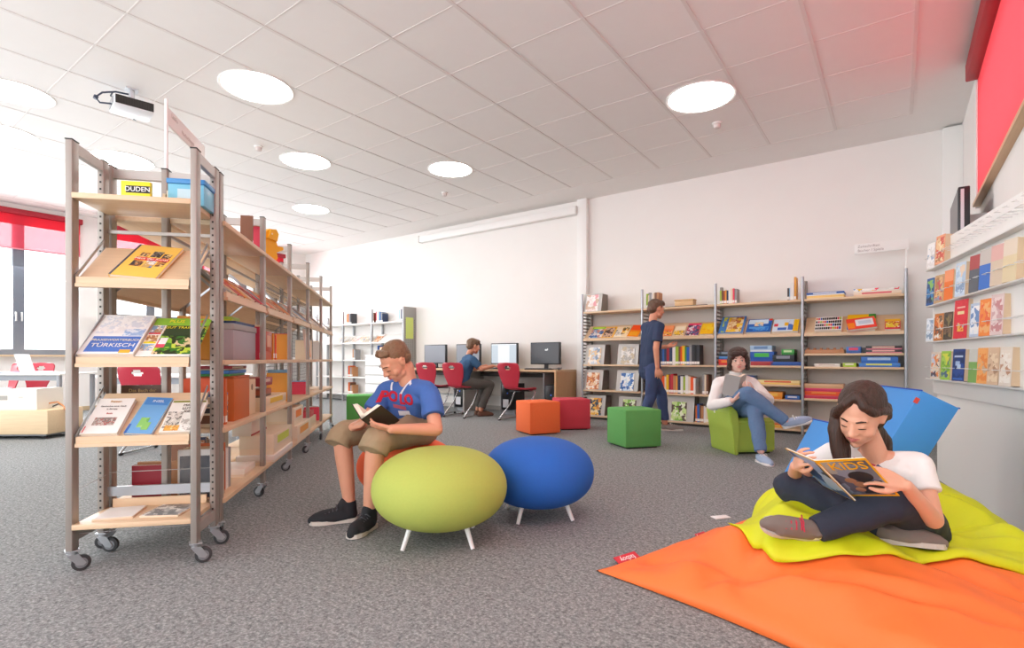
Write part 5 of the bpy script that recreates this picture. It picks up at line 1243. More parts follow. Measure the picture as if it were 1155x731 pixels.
def shoe(par, heel, toe, m, ms, lace, s=1., low=False, up=(0, 0, 1), ankle=None):
    """heel and toe are points on the sole plane"""
    heel, toe = V(heel), V(toe); f = (toe-heel).normalized(); u_ = V(up); x = f.cross(u_).normalized(); u_ = x.cross(f); L = (toe-heel).length
    P = lambda a, b, c: heel+f*a*L+x*b*s+u_*c*s
    sh = [[(P(.10, 0, .040), .034*s), (P(.30, 0, .042), .036*s), (P(.52, .002, .038), .037*s), (P(.72, .003, .030), .038*s), (P(.87, 0, .026), .030*s), (P(.95, 0, .022), .022*s)]]
    for b in (-.014, .014): sh.append([(P(.2, b, .032), .026*s), (P(.70, b*1.3, .026), .027*s)])
    hi = .062 if low else .105
    sh.append(('flat', [(P(.12, 0, .04), .036*s), (P(.15, 0, hi), .037*s)]))
    if not low: sh.append([(P(.36, 0, .058), .026*s), (P(.24, 0, .10), .028*s)])
    o = fused('shoe', sh, m, par, .005, 2)
    prof = [(-.02, .025), (.03, .034), (.22, .036), (.45, .036), (.65, .044), (.82, .042), (.94, .030), (1.005, .010)]
    poly = [(a, w_) for a, w_ in prof]+[(a, -w_) for a, w_ in prof[::-1]]
    mb = MB(); A = [mb.bm.verts.new(P(a, w_, 0)) for a, w_ in poly]; B_ = [mb.bm.verts.new(P(a, w_, .020)) for a, w_ in poly]
    mb.bm.faces.new(A[::-1]); mb.bm.faces.new(B_)
    for i in range(len(poly)): mb.bm.faces.new((A[i], A[(i+1) % len(poly)], B_[(i+1) % len(poly)], B_[i]))
    obj('sole', mb, ms, o)
    mb = MB()
    for a, h_ in ((.42, .076), (.50, .073), (.58, .069), (.66, .064)):
        mb.tube([P(a, -.026, h_-.010), P(a+.01, 0, h_+.003), P(a, .026, h_-.010)], .0032*s, 0, 6)
    mb.tube([P(.40, 0, .082), P(.43, .02, .088), P(.40, .035, .075)], .003*s, 0, 6); mb.tube([P(.40, 0, .082), P(.43, -.02, .088), P(.40, -.035, .075)], .003*s, 0, 6)
    obj('laces', mb, lace, o)
    return o
def hair_mat(h, h2, name, sc=(60, 60, 4)):
    m = bpy.data.materials.new(name); m.use_nodes = True
    nt = m.node_tree; b = nt.nodes['Principled BSDF']; b.inputs['Roughness'].default_value = .45
    tc = nt.nodes.new('ShaderNodeTexCoord'); mp = nt.nodes.new('ShaderNodeMapping'); mp.inputs['Scale'].default_value = sc
    n = nt.nodes.new('ShaderNodeTexNoise'); n.inputs['Scale'].default_value = 3; n.inputs['Detail'].default_value = 5
    mx = nt.nodes.new('ShaderNodeMix'); mx.data_type = 'RGBA'; mx.inputs['A'].default_value = lin(h); mx.inputs['B'].default_value = lin(h2)
    bp = nt.nodes.new('ShaderNodeBump'); bp.inputs['Strength'].default_value = .6; bp.inputs['Distance'].default_value = .006
    nt.links.new(tc.outputs['Object'], mp.inputs['Vector']); nt.links.new(mp.outputs['Vector'], n.inputs['Vector'])
    nt.links.new(n.outputs['Fac'], mx.inputs['Factor']); nt.links.new(mx.outputs['Result'], b.inputs['Base Color'])
    nt.links.new(n.outputs['Fac'], bp.inputs['Height']); nt.links.new(bp.outputs['Normal'], b.inputs['Normal'])
    return m
def skin_mat(h, name):
    m = M(h, .5, 0, .04, 12, 0, name); b = m.node_tree.nodes['Principled BSDF']
    b.inputs['Subsurface Weight'].default_value = .08; b.inputs['Subsurface Radius'].default_value = (.012, .005, .003)
    return m
def cloth(h, name, scale=45, na=.06, bump=.35): return M(h, .85, 0, na, scale, bump, name)
def folds(amp, f, seed=0):
    def fn(p):
        n = noise.noise(V((p.x*f+seed, p.y*f, p.z*f*.7)))
        r = 1-abs(noise.noise(V((p.x*f*.8, p.y*f*.8+seed, p.z*f*.5+3))))*3
        q = V((p.x, p.y, p.z)); d = V((noise.noise(q*f+V((9, seed, 0))), noise.noise(q*f+V((0, 5, seed))), noise.noise(q*f+V((seed, 0, 7)))))
        return p+d*amp+V((0, 0, 0))
    return fn
def project(me_obj, tm, origin, xdir, updir, ndir, offs=.003):
    """lay flat lettering onto a surface along -ndir"""
    bpy.context.view_layer.update()
    bvh = BVHTree.FromPolygons([v.co.copy() for v in me_obj.data.vertices], [tuple(p.vertices) for p in me_obj.data.polygons])
    x, u_, n = V(xdir).normalized(), V(updir).normalized(), V(ndir).normalized(); o = V(origin)
    for v in tm.vertices:
        p = o+x*v.co.x+u_*v.co.y
        h = bvh.ray_cast(p+n*.25, -n)
        if h[0] is not None: v.co = h[0]+n*(offs+v.co.z)
        else: v.co = p
    return tm
def rect_mesh(x0, y0, x1, y1, nx=8, ny=6, shear=0.):
    mb = MB(); mb.grid(lambda a, b: (x0+(x1-x0)*a+shear*b, y0+(y1-y0)*b, 0), nx, ny); return mb.mesh('patch')

# ------------------------------------------------------------------ boy in the blue shirt on the orange pouf
sk = skin_mat('e2a283', 'skin_boy'); hb = hair_mat('6a4a34', '9a7655', 'hair_boy', (70, 70, 70))
pb = thing('person', 'boy in a blue printed T-shirt and khaki shorts reading on the orange pouf', 'person', (0, 0, 0))
hf = head_frame((-.668, 3.03, .888), (-.60, -.50, -.68), (0, 0, 1), R(-8))
PEL = V((-.60, 3.27, .505)); NB_ = V((-.600, 3.115, .765)); RS, LS = V((-.750, 3.190, .715)), V((-.468, 3.000, .712))
RE, LE, RW, LW_ = V((-.855, 3.06, .525)), V((-.415, 2.905, .515)), V((-.855, 2.86, .535)), V((-.630, 2.775, .535))
RH, LH, RK, LK = V((-.68, 3.30, .495)), V((-.53, 3.20, .490)), V((-.945, 2.955, .475)), V((-.715, 2.80, .468))
RA, LA = V((-.900, 2.945, .10)), V((-.755, 2.810, .10))
CH = lerp(PEL, NB_, .62)
sh = head_shapes(hf, .94)
sh += [[(NB_-V((0, 0, .05)), .050), (NB_+V((-.01, -.02, .02)), .053), (hf[0]+hf[1] @ V((0, -.03, -.07)), .052)],
       [(PEL, .085), (lerp(PEL, NB_, .4), .078), (CH, .082), (NB_-V((0, 0, .07)), .055)], [(RS, .038), (NB_-V((0, 0, .04)), .042), (LS, .038)],
       limb([RS, RE, RW], [.040, .036, .024]), limb([LS, LE, LW_], [.041, .038, .025]),
       limb([RH, RK, lerp(RK, RA, .3), RA], [.075, .050, .050, .032]), limb([LH, LK, lerp(LK, LA, .3), LA], [.075, .051, .051, .032])]
sh += hand_shapes(RW, (.35, -.12, .12), (.1, -.35, .9), -1, .42, .95, .7)
sh += hand_shapes(LW_, (-.9, -.1, .18), (-.1, .45, .85), 1, .35, .95, .7)
fused('body', sh, sk, pb, .0042, 2, None, (hf[0], .135, 4))
face_parts(hf, .94, pb, M('6a4c36', .7), 'c87f6c')
Hc, Hm = hf
Ph = lambda x, y, z, s=.94: Hc+Hm @ (V((x, y, z))*s)
eh = lambda p, r, s=.94: ('e', Ph(*p, s), [q*s for q in r], Hm)
fused('hair', [eh((0, -.027, .042), (.0765, .092, .0785)), eh((0, -.055, .0), (.069, .058, .066)), [(Ph(-.040, .036, .092), .018), (Ph(0, .050, .098), .022), (Ph(.040, .036, .092), .018)], [(Ph(-.022, .060, .096), .014), (Ph(.022, .060, .096), .014)]], hb, pb, .0042, 2,
      lambda p: p+V((noise.noise(p*70), noise.noise(p*70+V((5, 0, 0))), noise.noise(p*70+V((0, 9, 0)))))*.0025)
shirt_m = cloth('486fb6', 'shirt_blue', 60, .06, .25)
hipx = (LH-RH).normalized(); shx = (LS-RS).normalized()
tor = []
for t_ in (-1, -.35, .35, 1):
    tor.append([(PEL+hipx*t_*.075+V((0, 0, -.015)), .088), (lerp(PEL, NB_, .35)+shx*t_*.068+V((-.015, -.02, 0)), .092), (CH+shx*t_*.075+V((-.012, -.018, 0)), .092), (NB_-V((0, 0, .085))+shx*t_*.085, .072)])
tor += [[(RS+V((0, 0, .0)), .058), (NB_-V((0, 0, .035)), .066), (LS+V((0, 0, .0)), .058)],
        ('flat', [(RS, .058), (lerp(RS, RE, .35), .058), (lerp(RS, RE, .62), .060)]), ('flat', [(LS, .058), (lerp(LS, LE, .35), .060), (lerp(LS, LE, .64), .063)])]
so_ = fused('t_shirt', tor, shirt_m, pb, .006, 3, folds(.008, 14, 2))
# print on the chest
fw = V((-.50, -.86, -.06)).normalized(); xd = V((.86, -.50, -.02)); ud = V((0, 0, 1)); oc = CH+V((-.05, -.08, -.012))
mredp, mwhp = M('d02038', .7), M('e6e8ee', .7)
def print_text(s_, sz, dx, dz, m, nm='shirt_print', rot=0.):
    me = text_mesh(s_, sz, .0008); me.transform(Matrix.Rotation(rot, 4, 'Z')); me.transform(Matrix.Translation((dx, dz, 0)))
    bm_ = bmesh.new(); bm_.from_mesh(me); bmesh.ops.subdivide_edges(bm_, edges=bm_.edges[:], cuts=1); bm_.to_mesh(me); bm_.free()
    project(so_, me, oc, xd, ud, fw, .0015); link(nm, me, m, so_, sharp=0)
def print_rect(r, dx, dz, rot, m):
    me = rect_mesh(*r); me.transform(Matrix.Rotation(rot, 4, 'Z')); me.transform(Matrix.Translation((dx, dz, 0))); project(so_, me, oc, xd, ud, fw, .002); link('shirt_print', me, m, so_, sharp=0)
def bold(s_, sz, dx, dz, m):
    for ox in (-.0035, 0, .0035):
        for oz in (-.003, .003): print_text(s_, sz, dx+ox, dz+oz, m)
for i, c_ in enumerate('POLO'):
    pass
bold('PO', .085, -.056, .026, mredp); bold('LO', .085, .066, .014, mredp)
print_rect((-.006, -.045, .006, .055), .045, .075, R(-42), mwhp); print_rect((-.022, -.007, .022, .007), .085, .118, R(-42), mwhp)
print_rect((-.05, -.012, .05, .010), .0, -.032, R(-6), M('c05a70', .7)); print_rect((-.05, -.016, .04, .012), .03, -.066, R(4), mwhp); print_rect((-.008, -.02, .006, .025), -.045, .085, R(8), mwhp)
shorts_m = cloth('a58f70', 'shorts_khaki', 40, .08, .3)
shs = [[(PEL+hipx*.07-V((0, 0, .03)), .100), (PEL-hipx*.07-V((0, 0, .03)), .100)]]
for h_, k_ in ((RH, RK), (LH, LK)):
    shs.append(('flat', [(h_, .098), (lerp(h_, k_, .35), .090), (lerp(h_, k_, .75), .080), (lerp(h_, k_, 1.0)+V((0, 0, .0)), .077), (k_+(k_-h_).normalized()*.03+V((0, 0, -.050)), .078)]))
fused('shorts', shs, shorts_m, pb, .006, 3, folds(.012, 11, 4))
blk, wsol = cloth('26262a', 'shoe_black', 50, .1, .2), M('d8cfc4', .6)
shoe(pb, (-.868, 2.955, .004), (-1.095, 2.875, .004), blk, wsol, M('4a4a50', .7), 1.05)
shoe(pb, (-.745, 2.845, .004), (-.805, 2.640, .004), blk, wsol, M('4a4a50', .7), 1.05)
# his book, lying open across both hands
def open_book(name, lab, c, right, up, wid, hgt, thick, cover_m, ang, parts=(), page_m=None):
    """c: middle of the spine; right and up span the opened book, the reader sees the side facing right x up"""
    r, u_ = V(right).normalized(), V(up).normalized(); n = r.cross(u_).normalized(); u_ = n.cross(r)
    t = thing(name, lab, 'book', c)
    for sx in (-1, 1):
        d = (r*sx*cos(ang)+n*sin(ang)).normalized(); nn = (n*cos(ang)-r*sx*sin(ang)).normalized()
        mb = MB(); mb.box(d*wid/2, (wid, hgt, .003), 0, Matrix((d, u_, d.cross(u_))).transposed())
        obj('cover', mb, cover_m[0 if sx < 0 else 1], t)
        mb = MB()
        for k in range(4):
            tt = thick*(1-.22*k)
            mb.box(d*(wid*.485-.002*k)+nn*(.002+thick*(.125+.25*k)), (wid*.95-.004*k, hgt*.95, thick*.25), 0, Matrix((d, u_, d.cross(u_))).transposed())
        obj('pages', mb, page_m or M('efe4cf', .8), t)
    return t
bcov = M('3a3328', .5)
ob_ = open_book('book', 'thick open paperback with dark cover held by the boy in the blue shirt', (-.738, 2.790, .545), (-.92, .38, .0), (-.33, -.80, .49), .125, .19, .022, (bcov, bcov), R(42))
mb = MB(); c_ = V((.92, -.38, 0)).normalized()

# ------------------------------------------------------------------ girl on the beanbags
sk2 = skin_mat('e8ad90', 'skin_girl'); hg = hair_mat('1e110b', '4c3022', 'hair_girl', (80, 80, 5))
pg = thing('person', 'girl with long brown hair in a white T-shirt reading cross-legged on the lime beanbag', 'person', (0, 0, 0))
hf = head_frame((1.345, 2.055, .685), (-.72, -.56, -.50), (0, 0, 1), R(-8))
NB_ = V((1.445, 2.115, .540)); RS, LS = V((1.365, 2.255, .505)), V((1.560, 2.045, .500)); PEL = V((1.63, 2.255, .215))
RE, LE, RW, LW_ = V((1.215, 2.29, .385)), V((1.530, 1.930, .315)), V((1.125, 2.11, .475)), V((1.345, 1.815, .468))
RH, LH, RK, LK = V((1.56, 2.32, .215)), V((1.67, 2.15, .215)), V((1.165, 2.235, .365)), V((1.375, 1.915, .385))
LA, RA = V((1.115, 1.95, .275)), V((1.40, 2.02, .245))
CH = lerp(PEL, NB_, .65)
S_ = 1.0
sh = head_shapes(hf, S_)
sh += [[(NB_-V((-.01, 0, .055)), .042), (NB_+V((-.01, -.005, .0)), .043), (hf[0]+hf[1] @ V((0, -.028, -.07)), .043)],
       [(PEL, .08), (lerp(PEL, NB_, .4), .066), (CH, .070), (NB_-V((-.01, 0, .06)), .05)], [(RS, .034), (NB_-V((-.01, 0, .035)), .036), (LS, .034)],
       limb([RS, RE, RW], [.038, .031, .021]), limb([LS, LE, LW_], [.038, .032, .021]),
       limb([RH, RK, RA], [.07, .05, .032]), limb([LH, LK, LA], [.07, .05, .032])]
sh += hand_shapes(LW_, (-.62, .10, .25), (-.25, .55, -.3), 1, .42, .92, .6)
sh += hand_shapes(RW, (-.12, -.45, .30), (.6, -.35, .1), -1, .5, .92, .6)
fused('body', sh, sk2, pg, .0042, 2, None, (hf[0], .135, 4))
face_parts(hf, S_, pg, M('3a261a', .7), 'c4706a')
Hc, Hm = hf
Ph = lambda x, y, z, s=S_: Hc+Hm @ (V((x, y, z))*s)
eh = lambda p, r, s=S_: ('e', Ph(*p, s), [q*s for q in r], Hm)
hs = [eh((0, -.030, .044), (.0795, .095, .079)), eh((0, -.06, -.01), (.074, .066, .08)),
      [(Ph(.004, .030, .106), .017), (Ph(.032, .060, .078), .017), (Ph(.058, .058, .040), .016), (Ph(.070, .040, .0), .016), (Ph(.073, .020, -.04), .018)],
      [(Ph(-.004, .030, .106), .017), (Ph(-.032, .058, .078), .017), (Ph(-.060, .044, .048), .016), (Ph(-.074, .006, .036), .014), (Ph(-.078, -.036, .010), .016), (Ph(-.066, -.065, -.03), .022)]]
# long locks falling in front of her right shoulder (the viewer's left) and tucked behind the other ear
q0 = Ph(.070, .022, .01)
for k, (dx, dy, rr) in enumerate(((.012, .045, .022), (.004, .02, .024), (-.004, -.012, .022), (.02, .03, .020))):
    a_ = q0+V((dx*.5, dy*.3, 0))
    hs.append([(a_, rr), (a_+V((-.008-.008*k*.3, -.004, -.07)), rr*1.15), (a_+V((-.004+dx, -.010, -.14)), rr*1.1), (a_+V((.004+dx, -.014+dy*.4, -.20)), rr), (a_+V((.010+dx, -.016+dy*.4, -.245)), rr*.75), (a_+V((.014+dx, -.016+dy*.4, -.275)), rr*.35)])
hs.append([(Ph(.045, -.085, -.02), .040), (NB_+V((.065, .055, .02)), .036), (NB_+V((.085, .065, -.06)), .026), (NB_+V((.10, .07, -.12)), .014)])
hs.append([(Ph(-.045, -.085, -.02), .040), (NB_+V((-.01, .085, .02)), .036), (NB_+V((.0, .10, -.07)), .026)])
fused('hair', hs, hg, pg, .0042, 2, lambda p: p+V((noise.noise(V((p.x*110, p.y*110, p.z*12))), noise.noise(V((p.x*110+5, p.y*110, p.z*12))), 0))*.0025)
wt = cloth('f2f0ee', 'shirt_white', 40, .02, .2)
hipx = (LH-RH).normalized(); shx = (LS-RS).normalized(); tor = []
for t_ in (-1, -.35, .35, 1):
    tor.append([(PEL+hipx*t_*.065+V((-.005, -.005, .02)), .083), (lerp(PEL, NB_, .35)+shx*t_*.052+V((-.01, -.008, 0)), .080), (CH+shx*t_*.060+V((-.014, -.010, 0)), .084), (NB_-V((-.012, 0, .085))+shx*t_*.075, .062)])
tor += [[(RS-V((0, 0, .004)), .050), (NB_-V((-.022, -.01, .055)), .052), (LS-V((0, 0, .004)), .050)],
        ('flat', [(RS-V((0, 0, .004)), .050), (lerp(RS, RE, .5), .050)]), ('flat', [(LS-V((0, 0, .004)), .050), (lerp(LS, LE, .28), .051), (lerp(LS, LE, .52), .050)]),
        [(PEL+V((-.12, -.09, .045)), .05), (PEL+V((-.06, -.05, .10)), .07)]]
so_ = fused('t_shirt', tor, wt, pg, .006, 3, folds(.006, 16, 5))
fw = V((-.76, -.62, .1)).normalized(); xd = V((.62, -.76, 0)); ud = V((0, 0, 1)); oc = CH+V((-.06, -.06, -.0))
for r, dx, dz, rot, m_ in (((-.05, -.009, .03, .009), -.03, .055, R(-14), M('c03a50', .7)), ((-.03, -.006, .04, .006), .03, .040, R(-30), M('4a5a80', .7)), ((-.06, -.010, .06, .010), .0, .0, R(-6), M('c84a5e', .7))): print_rect(r, dx, dz, rot, m_)
jm = cloth('2c3140', 'jeans_dark', 70, .12, .25)
tr_ = [[(PEL+hipx*.06-V((0, 0, .01)), .092), (PEL-hipx*.06-V((0, 0, .01)), .092)],
       ('flat', limb([RH, RK, lerp(RK, RA, .35), RA], [.088, .064, .062, .046])), ('flat', limb([LH, LK, lerp(LK, LA, .35), LA], [.088, .066, .062, .046]))]
fused('jeans', tr_, jm, pg, .006, 3, folds(.007, 15, 1))
gsh = cloth('7d7068', 'shoe_grey', 50, .06, .2)
print('LIMEZ', [round(lime_z(x_, y_), 3) for x_, y_ in ((.95, 1.97), (1.1, 1.95), (1.25, 1.95), (1.4, 1.95), (1.5, 1.93), (1.63, 2.2))])
s1 = shoe(pg, LA+V((.022, .025, -.03)), LA+V((-.185, .045, .002)), gsh, M('c8c0b8', .6), M('c8304a', .7), .92, True, (.0, -.75, .66))
s2 = shoe(pg, RA+V((-.03, -.02, -.035)), RA+V((.16, -.11, -.03)), gsh, M('c8c0b8', .6), M('c8304a', .7), .92, True, (.25, .1, .96))
fused('sock', [[(LA+V((.03, .0, .005)), .036), (LA+V((-.015, .006, -.004)), .036)]], M('f0eeec', .8), pg, .005, 2)
# magazine with yellow border
def two_panel(lab, T, Bt, RT, LT, th):
    T, Bt, RT, LT = V(T), V(Bt), V(RT), V(LT); t = thing('magazine', lab, 'magazine', T)
    dn = Bt-T
    out = []
    for nm, e in (('front_cover', RT-T), ('back_cover', LT-T)):
        ex, ey = e.normalized(), dn.normalized(); n = ex.cross(ey).normalized()
        if n.x > 0: n = -n
        ey = ex.cross(n) if ex.cross(n).dot(dn) > 0 else -(ex.cross(n))
        out.append((ex, ey, n, e.length, dn.length))
        m3 = Matrix((ex, ey, ex.cross(ey))).transposed()
        W, H = e.length, dn.length
        obj(nm, MB().box(ex*W/2+ey*H/2, (W, H, .0016), 0, m3), M('f0b41c', .35) if nm == 'front_cover' else M('c8a040', .35), t)
        obj('pages', MB().box(ex*W*.49+ey*H/2-n*.003, (W*.97, H*.98, .004), 0, m3), PAGES, t)
    return t, out, T
t, pan, T = two_panel('open yellow-bordered magazine reading KIDS, held by the girl on the lime beanbag', (1.083, 1.905, .535), (1.235, 1.975, .392), (1.170, 1.762, .572), (1.078, 2.10, .548), .004)
ex, ey, n, W, H = pan[0]; m3 = Matrix((ex, ey, ex.cross(ey))).transposed()
obj('cover_picture', MB().box(ex*W*.52+ey*H*.5+n*.0014, (W*.88, H*.90, .0012), 0, m3), pic(['8a94a4', '6a7486', 'a8a49c', '5a5a66'], 14), t)
fmb = MB(); fmb.ball(ex*W*.62+ey*H*.45+n*.0022, (.040, .030, .0012), 0, 3, m3); fmb.box(ex*W*.68+ey*H*.74+n*.0022, (W*.5, H*.34, .0012), 0, m3); obj('cover_animal', fmb, M('23262e', .5), t)
fmb = MB()
for a_, b_, r_ in ((.36, .55, .020), (.48, .66, .022), (.40, .80, .018)): fmb.ball(ex*W*a_+ey*H*b_+n*.0026, (r_, r_*.8, .0014), 0, 2, m3)
obj('cover_faces', fmb, M('9a7458', .5), t)
mt = Matrix((ex, -ey, n)).transposed() if ex.cross(-ey).dot(n) > 0 else Matrix((-ex, -ey, n)).transposed()
me = text_mesh('KIDS', .060, .0008); o = link('lettering', me, M('f5b51a', .4), t, ex*W*.56+ey*H*.17+n*.0032, 0, mt.to_euler(), sharp=0)
ex, ey, n, W, H = pan[1]; m3 = Matrix((ex, ey, ex.cross(ey))).transposed()
obj('cover_picture', MB().box(ex*W*.5+ey*H*.5+n*.0014, (W*.9, H*.92, .0012), 0, m3), pic(['2a4a80', '8aa8d0', '1a2a50', 'b8c8dc'], 10), t)

# ------------------------------------------------------------------ girl in the white jumper on the green foam chair
gm = M('adc650', .6, 0, .03, 40)
t = thing('foam_chair', 'green foam chair with the girl in the white jumper sitting on it', 'chair', (2.27, 5.26, 0), R(6))
mb = MB(); mb.prism([(-.24, .02), (.24, .02), (.24, .30), (.20, .34), (-.02, .31), (-.10, .33), (-.17, .44), (-.26, .44), (-.27, .30)], -.205, .205, 0, 'yz')
# seat front is towards -y: mirror the profile so the back stands at +y
for v in mb.bm.verts: v.co.y = -v.co.y
es = mb.bm.edges[:]; bmesh.ops.bevel(mb.bm, geom=es, offset=.018, segments=2, affect='EDGES')
obj('foam_seat', mb, gm, t)
mb = MB(); mb.prism([(-.215, .0), (-.175, .0), (-.195, .12), (-.165, .26), (-.185, .40), (-.25, .465), (-.27, .40), (-.235, .2)], -.27, .20, 0, 'xz')
bmesh.ops.bevel(mb.bm, geom=mb.bm.edges[:], offset=.010, segments=2, affect='EDGES'); obj('side_wing', mb, gm, t)
obj('foot', MB().b2((-.17, -.2, 0), (.17, .22, .022)), M('2f3a18', .7), t)
sk3 = skin_mat('ecc0ae', 'skin_jumper_girl'); hd = hair_mat('2a1a16', '4a3026', 'hair_dark', (60, 60, 8))
pw = thing('person', 'short-haired girl in a white jumper and blue jeans reading cross-legged on the green chair', 'person', (0, 0, 0))
hf = head_frame((2.158, 5.075, .890), (-.34, -.93, -.10), (0, 0, 1), R(3))
NB_ = V((2.165, 5.150, .735)); RS, LS = V((2.005, 5.150, .665)), V((2.330, 5.150, .660)); PEL = V((2.17, 5.27, .415))
RE, LE, RW, LW_ = V((1.905, 5.06, .460)), V((2.425, 5.02, .505)), V((2.02, 4.87, .520)), V((2.20, 4.86, .600))
RH, LH, RK, LK = V((2.09, 5.23, .425)), V((2.25, 5.23, .420)), V((2.125, 4.80, .590)), V((2.185, 4.79, .440))
RA, LA = V((2.405, 4.68, .350)), V((2.165, 4.63, .105)); CH = lerp(PEL, NB_, .62)
sh = head_shapes(hf, .98)
sh += [[(NB_-V((0, 0, .04)), .055), (NB_+V((0, -.01, .03)), .047), (hf[0]+hf[1] @ V((0, -.028, -.07)), .046)],
       [(PEL, .085), (lerp(PEL, NB_, .4), .078), (CH, .082), (NB_-V((0, 0, .07)), .055)], [(RS, .038), (NB_-V((0, 0, .04)), .042), (LS, .038)],
       limb([RS, RE, RW], [.042, .034, .023]), limb([LS, LE, LW_], [.042, .034, .023]), limb([RH, RK, RA], [.075, .052, .034]), limb([LH, LK, LA], [.075, .052, .034])]
sh += hand_shapes(RW, (.6, -.25, .35), (-.1, .2, .9), 1, .5, .95) + hand_shapes(LW_, (-.6, -.2, .35), (.2, .2, .9), -1, .5, .95)
fused('body', sh, sk3, pw, .005, 2, None, (hf[0], .135, 4))
face_parts(hf, .98, pw, M('3a261e', .7), 'd08078', 'open')
Hc, Hm = hf
Ph = lambda x, y, z, s=.98: Hc+Hm @ (V((x, y, z))*s)
eh = lambda p, r, s=.98: ('e', Ph(*p, s), [q*s for q in r], Hm)
fused('hair', [eh((0, -.030, .048), (.094, .102, .082)), eh((0, -.05, -.03), (.090, .075, .080)), eh((-.074, .005, -.015), (.028, .055, .070)), eh((.074, .005, -.015), (.028, .055, .072)), eh((-.082, -.02, -.075), (.024, .045, .035)), eh((.082, -.02, -.070), (.026, .045, .038)),
               eh((.025, .062, .066), (.055, .034, .028)), eh((.052, .062, .040), (.026, .026, .030)), eh((-.05, .052, .055), (.028, .03, .032))], hd, pw, .005, 2, lambda p: p+V((noise.noise(p*60), noise.noise(p*60+V((5, 0, 0))), 0))*.005)
wj = cloth('f0edea', 'jumper_white', 50, .02, .3); shx = V((1, 0, 0)); tor = []
for t_ in (-1, -.35, .35, 1):
    tor.append([(PEL+shx*t_*.085, .095), (lerp(PEL, NB_, .35)+shx*t_*.075+V((0, -.015, 0)), .095), (CH+shx*t_*.080+V((0, -.015, 0)), .096), (NB_-V((0, 0, .085))+shx*t_*.10, .070)])
tor += [[(RS, .060), (NB_-V((0, 0, .04)), .068), (LS, .060)], ('flat', limb([RS, RE, lerp(RE, RW, .95)], [.060, .054, .040])), ('flat', limb([LS, LE, lerp(LE, LW_, .95)], [.060, .052, .040])), ('flat', [(NB_-V((0, 0, .03)), .064), (NB_+V((0, -.008, .045)), .058)])]
fused('jumper', tor, wj, pw, .007, 3, folds(.009, 13, 8))
jb = cloth('627fa4', 'jeans_blue', 70, .12, .25)
tr_ = [[(PEL+shx*.07-V((0, 0, .02)), .100), (PEL-shx*.07-V((0, 0, .02)), .100)], ('flat', limb([RH, RK, lerp(RK, RA, .35), lerp(RK, RA, 1.0)], [.092, .068, .064, .050])), ('flat', limb([LH, LK, lerp(LK, LA, .35), lerp(LK, LA, 1.02)], [.092, .068, .064, .052]))]
fused('jeans', tr_, jb, pw, .007, 3, folds(.007, 14, 6))
cv = cloth('a3b6d0', 'shoe_canvas', 60, .05, .2)
shoe(pw, (2.165, 4.68, .0), (2.175, 4.45, .0), cv, M('f0eeec', .6), M('f4f2ee', .6), .95, True)
shoe(pw, RA+V((-.01, .02, -.055)), RA+V((.215, -.03, .012)), cv, M('f0eeec', .6), M('f4f2ee', .6), .95, True, (-.2, -.35, .9))
open_book('book', 'thick grey book held open by the girl in the white jumper', (2.075, 4.87, .640), (-1, -.10, 0), (0, -.35, .93), .135, .205, .022, (M('b9b7b2', .5), M('b0aeaa', .5)), R(40))
for o_ in [o for o in COL.objects if o.name.startswith('book')][-1:]: pass

# ------------------------------------------------------------------ boy walking past the bookcase
sk4 = skin_mat('dd9b7c', 'skin_walker'); hw = hair_mat('4a3226', '7a5a44', 'hair_walker', (70, 70, 70))
pk = thing('person', 'boy in a navy T-shirt and jeans walking past the wall bookcase', 'person', (0, 0, 0))
hf = head_frame((1.800, 6.62, 1.520), (.93, .30, -.12))
NB_ = V((1.745, 6.62, 1.36)); RS, LS = V((1.790, 6.46, 1.30)), V((1.700, 6.785, 1.30)); PEL = V((1.715, 6.62, .83))
RE, LE, RW, LW_ = V((1.735, 6.41, 1.03)), V((1.80, 6.86, 1.04)), V((1.755, 6.42, .795)), V((1.98, 6.82, 1.06))
RH, LH = V((1.735, 6.535, .80)), V((1.695, 6.705, .80)); RK, LK = V((1.705, 6.55, .44)), V((1.88, 6.70, .46))
RA, LA = V((1.60, 6.55, .115)), V((1.925, 6.70, .095)); CH = lerp(PEL, NB_, .62)
sh = head_shapes(hf, 1.0)
sh += [[(NB_-V((0, 0, .05)), .050), (NB_+V((.008, 0, .03)), .051), (hf[0]+hf[1] @ V((0, -.028, -.07)), .050)], [(PEL, .085), (lerp(PEL, NB_, .4), .078), (CH, .082), (NB_-V((0, 0, .07)), .055)], [(RS, .038), (NB_-V((0, 0, .04)), .042), (LS, .038)],
       limb([RS, RE, RW], [.040, .036, .025]), limb([LS, LE, LW_], [.040, .036, .025]), limb([RH, RK, RA], [.078, .054, .035]), limb([LH, LK, LA], [.078, .054, .035])]
sh += hand_shapes(RW, (.12, -.02, -.95), (.2, .9, .05), 1, .4) + hand_shapes(LW_, (.95, -.1, .1), (0, -.3, .9), -1, .4)
fused('body', sh, sk4, pk, .0055, 2, None, (hf[0], .135, 4))
face_parts(hf, 1.0, pk, M('4a3226', .7), 'b87060', 'open')
Hc, Hm = hf
Ph = lambda x, y, z, s=1.: Hc+Hm @ (V((x, y, z))*s)
eh = lambda p, r, s=1.: ('e', Ph(*p, s), [q*s for q in r], Hm)
fused('hair', [eh((0, -.025, .045), (.080, .098, .082)), eh((0, -.065, .0), (.070, .058, .068)), eh((0, .05, .085), (.055, .045, .032)), eh((0, .078, .07), (.045, .02, .022))], hw, pk, .0055, 2, lambda p: p+V((noise.noise(p*55), noise.noise(p*55+V((5, 0, 0))), noise.noise(p*55+V((0, 9, 0)))))*.006)
nt_ = cloth('2c3a58', 'shirt_navy', 50, .06, .25); shx = (LS-RS).normalized(); tor = []
